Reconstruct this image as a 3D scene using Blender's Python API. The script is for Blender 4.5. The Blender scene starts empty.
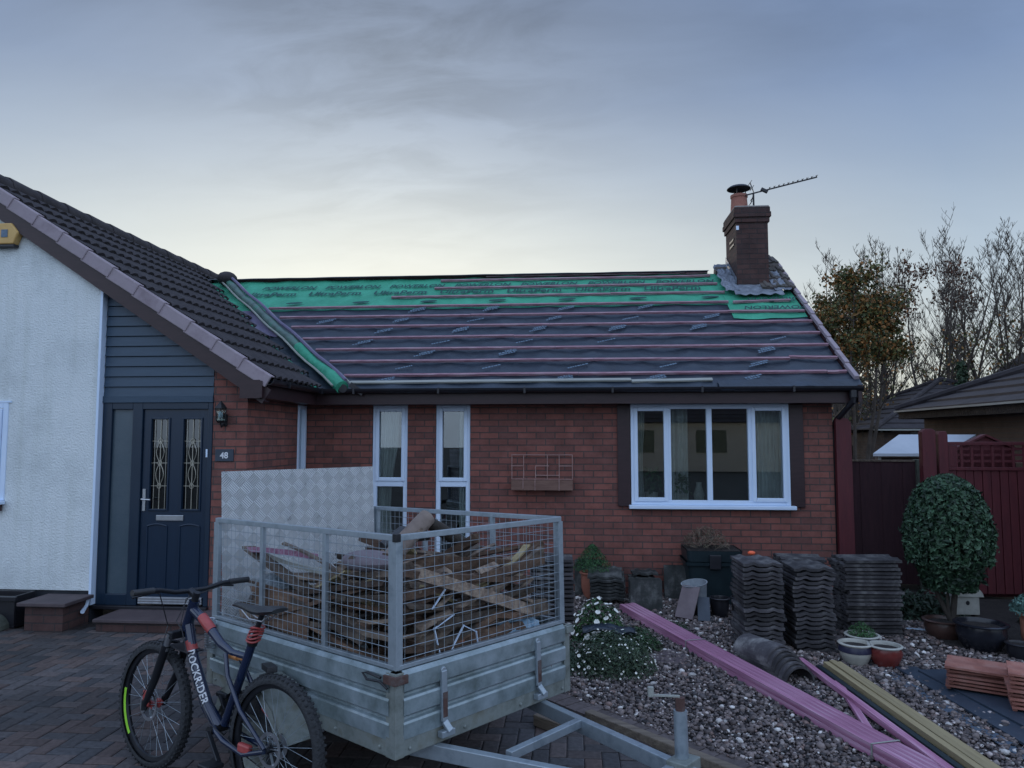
import bpy, bmesh, math, random
import numpy as np
from mathutils import Vector, Matrix, Euler, noise
R=math.radians
rnd=random.Random(7)
scene=bpy.context.scene
COL=scene.collection

# ------------------------------------------------------------------ camera
CAM=Vector((3.243,-8.714,1.819)); FPX=729.84; YAW=0.0824; PITCH=0.0728; ROLL=-0.0008
cF=Vector((-math.sin(YAW)*math.cos(PITCH),math.cos(YAW)*math.cos(PITCH),math.sin(PITCH)))
cR=Vector((math.cos(YAW),math.sin(YAW),0)); cU=cR.cross(cF)
cam_d=bpy.data.cameras.new('camera'); cam=bpy.data.objects.new('camera',cam_d); COL.objects.link(cam)
m3=Matrix((cR,cU,-cF)).transposed(); cam.matrix_world=Matrix.Translation(CAM)@m3.to_4x4()
cam_d.sensor_width=36; cam_d.lens=FPX/1024*36; cam_d.clip_end=600; cam_d.clip_start=.05
scene.camera=cam
def G(u,v,z=0.0,Y=None):
    d=cF+cR*((u-512)/FPX)+cU*((384-v)/FPX)
    t=(z-CAM.z)/d.z if Y is None else (Y-CAM.y)/d.y
    return CAM+d*t

# ------------------------------------------------------------------ materials
MATS={}
class N:
    def __init__(s,name):
        s.m=bpy.data.materials.new(name); s.m.use_nodes=True; s.t=s.m.node_tree; s.n=s.t.nodes
        s.p=s.n['Principled BSDF']; MATS[name]=s.m
    def add(s,typ,**k):
        n=s.n.new(typ)
        for a,b in k.items():
            if a in n.inputs.keys() if hasattr(n.inputs,'keys') else False: n.inputs[a].default_value=b
            else: setattr(n,a,b)
        return n
    def link(s,a,b): s.t.links.new(a,b)
def ramp(nd,stops,src):
    r=nd.n.new('ShaderNodeValToRGB'); e=r.color_ramp.elements
    while len(e)<len(stops): e.new(0.5)
    for i,(p,c) in enumerate(stops): e[i].position=p; e[i].color=(*c,1)
    nd.link(src,r.inputs[0]); return r
def noisy(name,c1,c2,scale=8,rough=.8,bump=.3,bscale=None,metal=0,detail=6,coord='Object',stretch=None,c3=None,spec=.5,bdist=.01,obj_var=0,coat=0):
    nd=N(name); tc=nd.n.new('ShaderNodeTexCoord'); src=tc.outputs[coord]
    if stretch:
        mp=nd.n.new('ShaderNodeMapping'); mp.inputs['Scale'].default_value=stretch; nd.link(src,mp.inputs[0]); src=mp.outputs[0]
    nz=nd.n.new('ShaderNodeTexNoise'); nz.inputs['Scale'].default_value=scale; nz.inputs['Detail'].default_value=detail; nz.inputs['Roughness'].default_value=.65
    nd.link(src,nz.inputs['Vector'])
    st=[(.3,c1),(.68,c2)] if c3 is None else [(.28,c1),(.5,c2),(.72,c3)]
    rp=ramp(nd,st,nz.outputs['Fac']); out=rp.outputs[0]
    if obj_var:
        oi=nd.n.new('ShaderNodeObjectInfo'); hs=nd.n.new('ShaderNodeHueSaturation')
        mr=nd.n.new('ShaderNodeMapRange'); mr.inputs['To Min'].default_value=1-obj_var; mr.inputs['To Max'].default_value=1+obj_var
        nd.link(oi.outputs['Random'],mr.inputs['Value']); nd.link(mr.outputs[0],hs.inputs['Value']); nd.link(out,hs.inputs['Color']); out=hs.outputs[0]
    nd.link(out,nd.p.inputs['Base Color'])
    nd.p.inputs['Roughness'].default_value=rough; nd.p.inputs['Metallic'].default_value=metal
    nd.p.inputs['Specular IOR Level'].default_value=spec
    if coat: nd.p.inputs['Coat Weight'].default_value=coat
    if bump:
        nb=nd.n.new('ShaderNodeTexNoise'); nb.inputs['Scale'].default_value=bscale or scale*4; nb.inputs['Detail'].default_value=4
        nd.link(src,nb.inputs['Vector'])
        bp=nd.n.new('ShaderNodeBump'); bp.inputs['Strength'].default_value=bump; bp.inputs['Distance'].default_value=bdist
        nd.link(nb.outputs['Fac'],bp.inputs['Height']); nd.link(bp.outputs[0],nd.p.inputs['Normal'])
    return nd.m
def attr_mat(name,mul=1.0,rough=.85,nscale=30,bump=.3,spec=.3,trans=0):
    """colour from a per-face 'tint' attribute times fine noise"""
    nd=N(name); a=nd.n.new('ShaderNodeAttribute'); a.attribute_name='tint'
    tc=nd.n.new('ShaderNodeTexCoord'); nz=nd.n.new('ShaderNodeTexNoise'); nz.inputs['Scale'].default_value=nscale; nz.inputs['Detail'].default_value=5
    nd.link(tc.outputs['Object'],nz.inputs['Vector'])
    mr=nd.n.new('ShaderNodeMapRange'); mr.inputs['From Min'].default_value=.3; mr.inputs['From Max'].default_value=.7
    mr.inputs['To Min'].default_value=.72*mul; mr.inputs['To Max'].default_value=1.2*mul; nd.link(nz.outputs['Fac'],mr.inputs['Value'])
    vm=nd.n.new('ShaderNodeVectorMath'); vm.operation='SCALE'; nd.link(a.outputs['Color'],vm.inputs[0]); nd.link(mr.outputs[0],vm.inputs['Scale'])
    nd.link(vm.outputs[0],nd.p.inputs['Base Color']); nd.p.inputs['Roughness'].default_value=rough; nd.p.inputs['Specular IOR Level'].default_value=spec
    if bump:
        bp=nd.n.new('ShaderNodeBump'); bp.inputs['Strength'].default_value=bump; bp.inputs['Distance'].default_value=.004
        nd.link(nz.outputs['Fac'],bp.inputs['Height']); nd.link(bp.outputs[0],nd.p.inputs['Normal'])
    return nd.m
def brick_mat(name,c1,c2,mortar,dark=(.075,.052,.050)):
    nd=N(name); tc=nd.n.new('ShaderNodeTexCoord'); ge=nd.n.new('ShaderNodeNewGeometry')
    sp=nd.n.new('ShaderNodeSeparateXYZ'); nd.link(tc.outputs['Object'],sp.inputs[0])
    sn=nd.n.new('ShaderNodeSeparateXYZ'); nd.link(ge.outputs['True Normal'],sn.inputs[0])
    def step(o):
        a=nd.n.new('ShaderNodeMath'); a.operation='ABSOLUTE'; nd.link(o,a.inputs[0])
        b=nd.n.new('ShaderNodeMath'); b.operation='GREATER_THAN'; b.inputs[1].default_value=.6; nd.link(a.outputs[0],b.inputs[0]); return b.outputs[0]
    def mix(f,a,b):
        m=nd.n.new('ShaderNodeMix'); m.data_type='FLOAT'; nd.link(f,m.inputs[0]); nd.link(a,m.inputs[2]); nd.link(b,m.inputs[3]); return m.outputs[0]
    u=mix(step(sn.outputs[0]),sp.outputs[0],sp.outputs[1]); v=mix(step(sn.outputs[2]),sp.outputs[2],sp.outputs[1])
    cb=nd.n.new('ShaderNodeCombineXYZ'); nd.link(u,cb.inputs[0]); nd.link(v,cb.inputs[1])
    bt=nd.n.new('ShaderNodeTexBrick'); bt.offset=.5; bt.inputs['Scale'].default_value=1; bt.inputs['Brick Width'].default_value=.225; bt.inputs['Row Height'].default_value=.075
    bt.inputs['Mortar Size'].default_value=.0065; bt.inputs['Mortar Smooth'].default_value=.1; bt.inputs['Bias'].default_value=-.15
    bt.inputs['Color1'].default_value=(*c1,1); bt.inputs['Color2'].default_value=(*c2,1); bt.inputs['Mortar'].default_value=(*mortar,1)
    nd.link(cb.outputs[0],bt.inputs['Vector'])
    # a second, sparser set of dark burnt bricks on the same grid
    b2=nd.n.new('ShaderNodeTexBrick'); b2.offset=.5; b2.inputs['Scale'].default_value=1; b2.inputs['Brick Width'].default_value=.225; b2.inputs['Row Height'].default_value=.075
    b2.inputs['Mortar Size'].default_value=.0055; b2.inputs['Bias'].default_value=-.55; b2.inputs['Color1'].default_value=(0,0,0,1); b2.inputs['Color2'].default_value=(1,1,1,1); b2.inputs['Mortar'].default_value=(0,0,0,1)
    mp=nd.n.new('ShaderNodeVectorMath'); mp.operation='ADD'; mp.inputs[1].default_value=(22.5*.225*2,75*.075*2,0); nd.link(cb.outputs[0],mp.inputs[0]); nd.link(mp.outputs[0],b2.inputs['Vector'])
    r2=ramp(nd,[(.45,(0,0,0)),(.8,(1,1,1))],b2.outputs['Color'])
    mx=nd.n.new('ShaderNodeMix'); mx.data_type='RGBA'; nd.link(r2.outputs[0],mx.inputs[0]); nd.link(bt.outputs['Color'],mx.inputs[6]); mx.inputs[7].default_value=(*dark,1)
    nz=nd.n.new('ShaderNodeTexNoise'); nz.inputs['Scale'].default_value=5; nz.inputs['Detail'].default_value=10; nz.inputs['Roughness'].default_value=.75; nd.link(tc.outputs['Object'],nz.inputs['Vector'])
    mr=nd.n.new('ShaderNodeMapRange'); mr.inputs['From Min'].default_value=.3; mr.inputs['From Max'].default_value=.7; mr.inputs['To Min'].default_value=.72; mr.inputs['To Max'].default_value=1.25; nd.link(nz.outputs['Fac'],mr.inputs['Value'])
    vm=nd.n.new('ShaderNodeVectorMath'); vm.operation='SCALE'; nd.link(mx.outputs[2],vm.inputs[0]); nd.link(mr.outputs[0],vm.inputs['Scale'])
    nd.link(vm.outputs[0],nd.p.inputs['Base Color']); nd.p.inputs['Roughness'].default_value=.9; nd.p.inputs['Specular IOR Level'].default_value=.25
    n2=nd.n.new('ShaderNodeTexNoise'); n2.inputs['Scale'].default_value=60; nd.link(tc.outputs['Object'],n2.inputs['Vector'])
    sb=nd.n.new('ShaderNodeMath'); sb.operation='MULTIPLY_ADD'; sb.inputs[1].default_value=-1.0; nd.link(bt.outputs['Fac'],sb.inputs[0])
    s2=nd.n.new('ShaderNodeMath'); s2.operation='MULTIPLY'; s2.inputs[1].default_value=.5; nd.link(n2.outputs['Fac'],s2.inputs[0]); nd.link(s2.outputs[0],sb.inputs[2])
    bp=nd.n.new('ShaderNodeBump'); bp.inputs['Strength'].default_value=.9; bp.inputs['Distance'].default_value=.008; nd.link(sb.outputs[0],bp.inputs['Height']); nd.link(bp.outputs[0],nd.p.inputs['Normal'])
    return nd.m
def glass_mat(name,tint=(.85,.9,.9),refl=1.0):
    nd=N(name); nd.n.remove(nd.p); out=nd.n['Material Output']
    fr=nd.n.new('ShaderNodeFresnel'); fr.inputs[0].default_value=1.55
    mm=nd.n.new('ShaderNodeMath'); mm.operation='MULTIPLY_ADD'; mm.inputs[1].default_value=1.3*refl; mm.inputs[2].default_value=.05; mm.use_clamp=True; nd.link(fr.outputs[0],mm.inputs[0])
    tr=nd.n.new('ShaderNodeBsdfTransparent'); tr.inputs[0].default_value=(*tint,1)
    gl=nd.n.new('ShaderNodeBsdfGlossy'); gl.inputs['Roughness'].default_value=.01; gl.inputs[0].default_value=(.95,.97,1,1)
    mx=nd.n.new('ShaderNodeMixShader'); nd.link(mm.outputs[0],mx.inputs[0]); nd.link(tr.outputs[0],mx.inputs[1]); nd.link(gl.outputs[0],mx.inputs[2]); nd.link(mx.outputs[0],out.inputs[0])
    return nd.m

BR=brick_mat('house brick',(.25,.098,.080),(.140,.070,.064),(.095,.070,.066))
BR2=brick_mat('chimney brick',(.088,.050,.046),(.060,.040,.040),(.052,.043,.043))
BR3=brick_mat('garage brick',(.09,.062,.05),(.065,.048,.042),(.08,.07,.065),dark=(.08,.06,.05))
RENDER=noisy('white pebbled render',(.54,.585,.60),(.69,.74,.755),scale=1.6,rough=.9,bump=.9,bscale=55,bdist=.014,detail=12,c3=(.76,.80,.81))
_m=RENDER; _t=_m.node_tree; _p=_t.nodes['Principled BSDF']; _src=_p.inputs['Base Color'].links[0].from_socket
_tc=_t.nodes.new('ShaderNodeTexCoord'); _mp=_t.nodes.new('ShaderNodeMapping'); _mp.inputs['Scale'].default_value=(9,1,.55); _t.links.new(_tc.outputs['Object'],_mp.inputs[0])
_n=_t.nodes.new('ShaderNodeTexNoise'); _n.inputs['Scale'].default_value=1.3; _n.inputs['Detail'].default_value=7; _t.links.new(_mp.outputs[0],_n.inputs['Vector'])
_r=_t.nodes.new('ShaderNodeValToRGB'); _r.color_ramp.elements[0].position=.33; _r.color_ramp.elements[0].color=(.93,.935,.92,1); _r.color_ramp.elements[1].position=.52; _r.color_ramp.elements[1].color=(1,1,1,1); _t.links.new(_n.outputs['Fac'],_r.inputs[0])
_x=_t.nodes.new('ShaderNodeMix'); _x.data_type='RGBA'; _x.blend_type='MULTIPLY'; _x.inputs[0].default_value=1; _t.links.new(_src,_x.inputs[6]); _t.links.new(_r.outputs[0],_x.inputs[7]); _t.links.new(_x.outputs[2],_p.inputs['Base Color'])
PLINTH=noisy('dark plinth',(.012,.016,.024),(.03,.035,.045),scale=6,rough=.7)
CLAD=noisy('blue grey cladding',(.024,.052,.088),(.032,.066,.108),scale=5,rough=.45,bump=.15,bscale=30,stretch=(1,1,12))
DOORB=noisy('navy door',(.004,.017,.040),(.006,.022,.050),scale=4,rough=.3,bump=.08,bscale=40,stretch=(8,8,1))
DOORF=noisy('navy frame',(.005,.018,.040),(.008,.024,.048),scale=4,rough=.35,bump=0)
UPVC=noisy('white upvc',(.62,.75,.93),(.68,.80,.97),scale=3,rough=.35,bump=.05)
BROWN=noisy('brown fascia',(.024,.010,.013),(.038,.017,.020),scale=6,rough=.45,bump=.1,stretch=(1,1,6))
BLACKP=noisy('black gutter plastic',(.012,.012,.016),(.02,.02,.026),scale=8,rough=.35,bump=0)
GREENM=noisy('green roof membrane',(.024,.23,.145),(.04,.31,.19),scale=3,rough=.65,bump=.9,bscale=7,bdist=.05,c3=(.055,.38,.24))
DARKM=noisy('dark blue roof membrane',(.008,.014,.024),(.016,.026,.041),scale=2.6,rough=.38,bump=.55,bscale=6,bdist=.04,c3=(.024,.036,.056))
LILM=noisy('lilac roof membrane',(.12,.10,.18),(.17,.15,.24),scale=4,rough=.6,bump=.6,bscale=6,bdist=.03)
PRINTG=noisy('dark print',(.008,.05,.05),(.012,.075,.07),scale=30,rough=.7,bump=0)
PRINTL=noisy('pale print',(.07,.12,.17),(.16,.22,.30),scale=40,rough=.7,bump=0)
BATTEN=noisy('pink treated batten',(.16,.065,.09),(.31,.17,.21),scale=9,rough=.75,bump=.3,stretch=(.6,6,6),c3=(.46,.36,.39))
PURPLE=noisy('purple treated batten',(.21,.065,.135),(.38,.17,.27),scale=5,rough=.7,bump=.3,bscale=25,stretch=(.25,7,7),c3=(.54,.34,.45),obj_var=.2)
PALEW=noisy('pale eaves batten',(.25,.26,.24),(.36,.37,.34),scale=6,rough=.8,stretch=(.5,5,5))
TILE=noisy('brown grey roof tile',(.017,.014,.017),(.032,.027,.031),scale=4,rough=.85,bump=.6,bscale=60,bdist=.006,c3=(.050,.043,.047))
TILEL=noisy('weathered loose roof tile',(.026,.024,.028),(.055,.051,.056),scale=7,rough=.85,bump=.6,bscale=60,bdist=.006,c3=(.19,.185,.18),obj_var=.5)
TILEM=noisy('mossy loose roof tile',(.018,.024,.022),(.045,.048,.048),scale=6,rough=.95,bump=.8,bscale=40,bdist=.01,c3=(.15,.155,.15),obj_var=.3)
TILEP=noisy('dark mossy verge tile',(.04,.045,.03),(.085,.075,.07),scale=5,rough=.9,bump=.6,c3=(.13,.11,.10))
VERGE=noisy('purple grey verge tile',(.22,.175,.20),(.33,.275,.31),scale=3,rough=.85,bump=.4,bscale=50,bdist=.005,c3=(.28,.24,.26))
CLAY=noisy('terracotta roof tile',(.17,.062,.048),(.26,.105,.080),scale=7,rough=.85,bump=.4,c3=(.32,.17,.14),obj_var=.3)
LEAD=noisy('crumpled lead',(.14,.16,.20),(.26,.29,.34),scale=9,rough=.5,bump=.9,bscale=12,bdist=.03,metal=.3)
CEM=noisy('mortar',(.25,.23,.22),(.38,.36,.34),scale=10,rough=.95)
POTC=noisy('clay chimney pot',(.26,.10,.075),(.36,.16,.12),scale=7,rough=.85)
DARKMET=noisy('dark metal',(.02,.022,.026),(.045,.045,.05),scale=9,rough=.45,metal=.6)
GALV=noisy('galvanised steel',(.20,.25,.29),(.36,.42,.47),scale=7,rough=.42,bump=.12,bscale=18,metal=.55,c3=(.28,.33,.37))
GALVP=noisy('weathered trailer panel',(.12,.155,.15),(.27,.335,.36),scale=5.5,rough=.40,bump=.2,bscale=14,metal=.45,c3=(.42,.50,.55),detail=9)
GALVD=noisy('grimy trailer frame',(.10,.115,.10),(.24,.27,.26),scale=6,rough=.6,bump=.2,metal=.35,c3=(.15,.14,.10),detail=9)
RUST=noisy('rusty steel',(.06,.034,.03),(.11,.06,.052),scale=14,rough=.8,c3=(.14,.13,.13),metal=.3)
WOOD1=noisy('weathered grey timber',(.070,.050,.040),(.18,.135,.105),scale=4,rough=.85,bump=.4,stretch=(6,1,6),c3=(.31,.25,.19),obj_var=.65)
WOOD2=noisy('brown old timber',(.045,.026,.018),(.12,.072,.048),scale=4,rough=.85,bump=.4,stretch=(6,1,6),c3=(.19,.125,.085),obj_var=.6)
WOODY=noisy('yellowish sawn timber',(.19,.15,.08),(.36,.29,.16),scale=4,rough=.75,bump=.3,stretch=(.35,7,7),c3=(.27,.23,.14),obj_var=.25)
SLEEP=noisy('old sleeper timber',(.10,.08,.065),(.22,.18,.14),scale=4,rough=.9,bump=.6,stretch=(.35,7,7))
REDP=noisy('dark red fence paint',(.065,.009,.015),(.10,.014,.020),scale=4,rough=.6,bump=.25,stretch=(5,5,.7))
DKFEN=noisy('dark stained fence',(.028,.008,.014),(.045,.014,.02),scale=5,rough=.8,bump=.3,stretch=(6,6,.7))
GPOST=noisy('mossy concrete post',(.05,.06,.05),(.10,.11,.09),scale=8,rough=.9)
GUN=noisy('grey slate board',(.025,.038,.058),(.04,.056,.080),scale=5,rough=.5,bump=.2)
SOIL=noisy('dark soil',(.012,.010,.010),(.035,.028,.026),scale=14,rough=1,bump=1,bscale=40,bdist=.03)
ASPH=noisy('ground earth',(.02,.022,.02),(.05,.05,.045),scale=2,rough=1,bump=.5)
GRAVB=noisy('gravel bed',(.02,.018,.02),(.06,.05,.052),scale=45,rough=.9,bump=1,bscale=60,bdist=.02)
SLAB=noisy('slate step slab',(.06,.045,.05),(.10,.075,.08),scale=5,rough=.7,bump=.3)
BLACKG=noisy('glazed black pot',(.010,.011,.016),(.02,.022,.03),scale=6,rough=.22,bump=.05)
TERRA=noisy('terracotta',(.28,.10,.065),(.38,.15,.10),scale=7,rough=.8)
REDG=noisy('glazed red pot',(.13,.022,.020),(.19,.04,.035),scale=8,rough=.25,bump=.1)
CREAM=noisy('glazed cream pot',(.36,.35,.31),(.48,.47,.42),scale=8,rough=.35,bump=.05)
BLUEG=noisy('dark blue glaze',(.02,.022,.05),(.035,.035,.07),scale=8,rough=.3,bump=.05)
BIN=noisy('dark green plastic planter',(.008,.017,.022),(.014,.028,.034),scale=7,rough=.4,bump=.1)
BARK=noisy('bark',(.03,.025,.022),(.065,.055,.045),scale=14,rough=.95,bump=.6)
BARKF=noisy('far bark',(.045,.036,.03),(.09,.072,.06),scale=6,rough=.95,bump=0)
TYRE=noisy('tyre rubber',(.016,.018,.022),(.030,.033,.038),scale=40,rough=.75,bump=.8,bscale=90,bdist=.008)
RIMB=noisy('black alloy',(.02,.022,.028),(.03,.033,.04),scale=10,rough=.35,metal=.5,bump=0)
BIKEB=noisy('navy bicycle paint',(.007,.015,.042),(.010,.020,.055),scale=5,rough=.22,bump=0,coat=.6)
BIKER=noisy('coral red bicycle paint',(.30,.04,.04),(.42,.08,.075),scale=12,rough=.35,bump=0)
STEEL=noisy('bright steel',(.40,.42,.45),(.55,.57,.60),scale=10,rough=.3,metal=.9,bump=0)
WHITEP=noisy('white lettering',(.62,.64,.66),(.7,.72,.75),scale=20,rough=.5,bump=0)
LIME=noisy('lime decal',(.28,.65,.03),(.35,.75,.05),scale=20,rough=.5,bump=0)
BLACKS=noisy('black saddle vinyl',(.022,.024,.028),(.035,.037,.04),scale=14,rough=.45)
YELL=noisy('yellow alarm plastic',(.50,.30,.09),(.62,.40,.14),scale=5,rough=.5,bump=.05)
ORNG=noisy('orange plastic',(.75,.09,.03),(.9,.16,.06),scale=8,rough=.5,bump=0)
BLUEPL=noisy('blue clear plastic',(.14,.24,.34),(.28,.42,.54),scale=9,rough=.25,bump=.9,bscale=14,bdist=.02)
WHITEC=noisy('white conservatory roof',(.42,.47,.54),(.55,.60,.66),scale=2,rough=.4,bump=0)
STONEW=noisy('pale painted stone',(.30,.30,.27),(.46,.46,.42),scale=9,rough=.8)
CURT=noisy('pale curtain fabric',(.42,.44,.42),(.56,.58,.56),scale=5,rough=.9,bump=.1)
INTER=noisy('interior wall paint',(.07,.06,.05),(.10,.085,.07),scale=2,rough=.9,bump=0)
FROST=noisy('frosted glass',(.055,.085,.11),(.075,.105,.13),scale=4,rough=.25,bump=.1,bscale=80)
LEADL=noisy('brass glazing came',(.38,.36,.30),(.48,.46,.40),scale=9,rough=.35,metal=.6,bump=0)
FLWW=noisy('white petals',(.66,.66,.60),(.78,.78,.74),scale=20,rough=.8,bump=0)
GLASS=glass_mat('window glass'); GLASSD=glass_mat('door glass',(.35,.38,.38),.8)
LAMPG=glass_mat('lamp glass',(.8,.9,.85),1.2)
LEAF=attr_mat('leaf',rough=.55,nscale=20,bump=0,spec=.4)
PAVER=attr_mat('paver',rough=.8,nscale=35,bump=.7,spec=.35)
STONE=attr_mat('stones',rough=.7,nscale=60,bump=0,spec=.35)
def checker_mat():
    nd=N('aluminium checker plate'); tc=nd.n.new('ShaderNodeTexCoord')
    mp=nd.n.new('ShaderNodeMapping'); mp.inputs['Rotation'].default_value=(0,0,R(45)); nd.link(tc.outputs['UV'],mp.inputs[0])
    ck=nd.n.new('ShaderNodeTexChecker'); ck.inputs['Scale'].default_value=15; nd.link(mp.outputs[0],ck.inputs[0])
    w1=nd.n.new('ShaderNodeTexWave'); w1.bands_direction='X'; w1.inputs['Scale'].default_value=26; w1.inputs['Distortion'].default_value=0
    w2=nd.n.new('ShaderNodeTexWave'); w2.bands_direction='Y'; w2.inputs['Scale'].default_value=26
    nd.link(mp.outputs[0],w1.inputs[0]); nd.link(mp.outputs[0],w2.inputs[0])
    mx=nd.n.new('ShaderNodeMix'); mx.data_type='RGBA'; nd.link(ck.outputs['Fac'],mx.inputs[0]); nd.link(w1.outputs['Color'],mx.inputs[6]); nd.link(w2.outputs['Color'],mx.inputs[7])
    bp=nd.n.new('ShaderNodeBump'); bp.inputs['Strength'].default_value=.6; bp.inputs['Distance'].default_value=.01; nd.link(mx.outputs[2],bp.inputs['Height']); nd.link(bp.outputs[0],nd.p.inputs['Normal'])
    nz=nd.n.new('ShaderNodeTexNoise'); nz.inputs['Scale'].default_value=14; nz.inputs['Detail'].default_value=8; nz.inputs['Roughness'].default_value=.75; nd.link(tc.outputs['Object'],nz.inputs['Vector'])
    rp=ramp(nd,[(.30,(.16,.165,.17)),(.38,(.58,.61,.63)),(.7,(.74,.76,.77))],nz.outputs['Fac']); 
    m2=nd.n.new('ShaderNodeMix'); m2.data_type='RGBA'; m2.blend_type='MULTIPLY'; m2.inputs[0].default_value=1
    rc=ramp(nd,[(0,(.70,.70,.70)),(1,(1,1,1))],ck.outputs['Fac']); nd.link(rp.outputs[0],m2.inputs[6]); nd.link(rc.outputs[0],m2.inputs[7])
    nd.link(m2.outputs[2],nd.p.inputs['Base Color']); nd.p.inputs['Metallic'].default_value=.35; nd.p.inputs['Roughness'].default_value=.45
    return nd.m
CHECK=checker_mat()

# ------------------------------------------------------------------ object helpers
def tagp(o,label=None,cat=None,group=None,kind=None):
    if label: o['label']=label
    if cat: o['category']=cat
    if group: o['group']=group
    if kind: o['kind']=kind
    return o
def thing(name,label,cat,loc=(0,0,0),rotz=0,group=None,mat=None):
    o=bpy.data.objects.new(name,None); COL.objects.link(o); o.empty_display_size=.1
    if mat is not None: o.matrix_world=mat
    else: o.location=loc; o.rotation_euler=(0,0,rotz)
    return tagp(o,label,cat,group)
class MB:
    def __init__(s): s.v=[]; s.f=[]; s.c=[]; s.uv=None
    def add(s,vs,fs,c=None):
        b=len(s.v); s.v+= [tuple(v) for v in vs]; s.f+=[tuple(i+b for i in f) for f in fs]
        s.c+=[c]*len(fs); return s
    def box(s,lo,hi,M=None,c=None):
        (a,b,d),(e,g,h)=lo,hi
        vs=[Vector(p) for p in [(a,b,d),(e,b,d),(e,g,d),(a,g,d),(a,b,h),(e,b,h),(e,g,h),(a,g,h)]]
        if M is not None: vs=[M@v for v in vs]
        return s.add(vs,[(0,3,2,1),(4,5,6,7),(0,1,5,4),(1,2,6,5),(2,3,7,6),(3,0,4,7)],c)
    def bar(s,p0,p1,w,h,up=(0,0,1),c=None,ext=0):
        p0=Vector(p0);p1=Vector(p1); d=(p1-p0); L=d.length; d=d/L; u=Vector(up); sd=d.cross(u)
        if sd.length<1e-4: sd=d.cross(Vector((1,0,0)))
        sd.normalize(); u=sd.cross(d).normalized()
        p0=p0-d*ext; p1=p1+d*ext
        vs=[p+sd*a*w/2+u*b*h/2 for p in (p0,p1) for a,b in ((-1,-1),(1,-1),(1,1),(-1,1))]
        return s.add(vs,[(0,1,2,3),(7,6,5,4),(0,4,5,1),(1,5,6,2),(2,6,7,3),(3,7,4,0)],c)
    def tube(s,pts,r,n=8,c=None,cap=True,closed=False):
        pts=[Vector(p) for p in pts]; rs=r if isinstance(r,(list,tuple)) else [r]*len(pts)
        rings=[];prev=None;m=len(pts)
        for i,p in enumerate(pts):
            if closed: t=(pts[(i+1)%m]-pts[i-1])
            else: t=pts[min(i+1,m-1)]-pts[max(i-1,0)]
            if t.length<1e-9: t=Vector((0,0,1))
            t.normalize()
            if prev is None:
                a=t.cross(Vector((0,0,1)));
                if a.length<.05: a=t.cross(Vector((1,0,0)))
                a.normalize()
            else:
                a=prev-t*prev.dot(t)
                if a.length<1e-5: a=t.cross(Vector((1,0,.3)))
                a.normalize()
            prev=a; b=t.cross(a)
            rings.append([p+(a*math.cos(2*math.pi*k/n)+b*math.sin(2*math.pi*k/n))*rs[i] for k in range(n)])
        vs=[q for rg in rings for q in rg]; fs=[]
        for i in range(m if closed else m-1):
            j=(i+1)%m
            for k in range(n): fs.append((i*n+k,i*n+(k+1)%n,j*n+(k+1)%n,j*n+k))
        if cap and not closed: fs.append(tuple(range(n))[::-1]); fs.append(tuple((m-1)*n+k for k in range(n)))
        return s.add(vs,fs,c)
    def lathe(s,prof,n=28,center=(0,0,0),axis='z',c=None,sx=1,sy=1):
        cx,cy,cz=center; vs=[]
        for r,z in prof:
            for k in range(n):
                a=2*math.pi*k/n; x,y=r*math.cos(a)*sx,r*math.sin(a)*sy
                if axis=='z': vs.append((cx+x,cy+y,cz+z))
                elif axis=='y': vs.append((cx+x,cy+z,cz+y))
                else: vs.append((cx+z,cy+x,cz+y))
        fs=[(i*n+k,i*n+(k+1)%n,(i+1)*n+(k+1)%n,(i+1)*n+k) for i in range(len(prof)-1) for k in range(n)]
        return s.add(vs,fs,c)
    def prism(s,poly,z0,z1,M=None,c=None):
        n=len(poly); vs=[Vector((x,y,z0)) for x,y in poly]+[Vector((x,y,z1)) for x,y in poly]
        if M is not None: vs=[M@v for v in vs]
        fs=[tuple(range(n))[::-1],tuple(range(n,2*n))]+[(i,(i+1)%n,n+(i+1)%n,n+i) for i in range(n)]
        return s.add(vs,fs,c)
    def grid(s,fn,nu,nv,c=None,flip=False):
        vs=[fn(i/nu,j/nv) for j in range(nv+1) for i in range(nu+1)]
        w=nu+1; fs=[(j*w+i,j*w+i+1,(j+1)*w+i+1,(j+1)*w+i) for j in range(nv) for i in range(nu)]
        if flip: fs=[f[::-1] for f in fs]
        return s.add(vs,fs,c)
    def sphere(s,cn,r,nu=14,nv=8,sc=(1,1,1),c=None):
        cn=Vector(cn); prof=[(r*math.sin(math.pi*i/nv)+1e-4,-r*math.cos(math.pi*i/nv)) for i in range(nv+1)]
        b=len(s.v); s.lathe(prof,nu,(0,0,0),c=c)
        for i in range(b,len(s.v)):
            v=s.v[i]; s.v[i]=(v[0]*sc[0]+cn.x,v[1]*sc[1]+cn.y,v[2]*sc[2]+cn.z)
        return s
    def build(s,name,mat,parent=None,smooth=False,bevel=0,fixn=True,uvxz=None,solid=0):
        me=bpy.data.meshes.new(name); me.from_pydata(s.v,[],s.f); me.materials.append(mat)
        if any(c is not None for c in s.c):
            at=me.attributes.new('tint','FLOAT_COLOR','FACE')
            arr=np.ones((len(s.f),4),dtype=np.float32)
            for i,c in enumerate(s.c):
                if c is not None: arr[i,:3]=c
            at.data.foreach_set('color',arr.ravel())
        if fixn and len(s.f)<60000:
            bm=bmesh.new(); bm.from_mesh(me); bmesh.ops.recalc_face_normals(bm,faces=bm.faces)
            bm.to_mesh(me); bm.free()
        if uvxz:
            ul=me.uv_layers.new(name='UVMap')
            for lp in me.loops:
                v=me.vertices[lp.vertex_index].co; ul.data[lp.index].uv=(v[uvxz[0]],v[uvxz[1]])
        o=bpy.data.objects.new(name,me); COL.objects.link(o)
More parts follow.
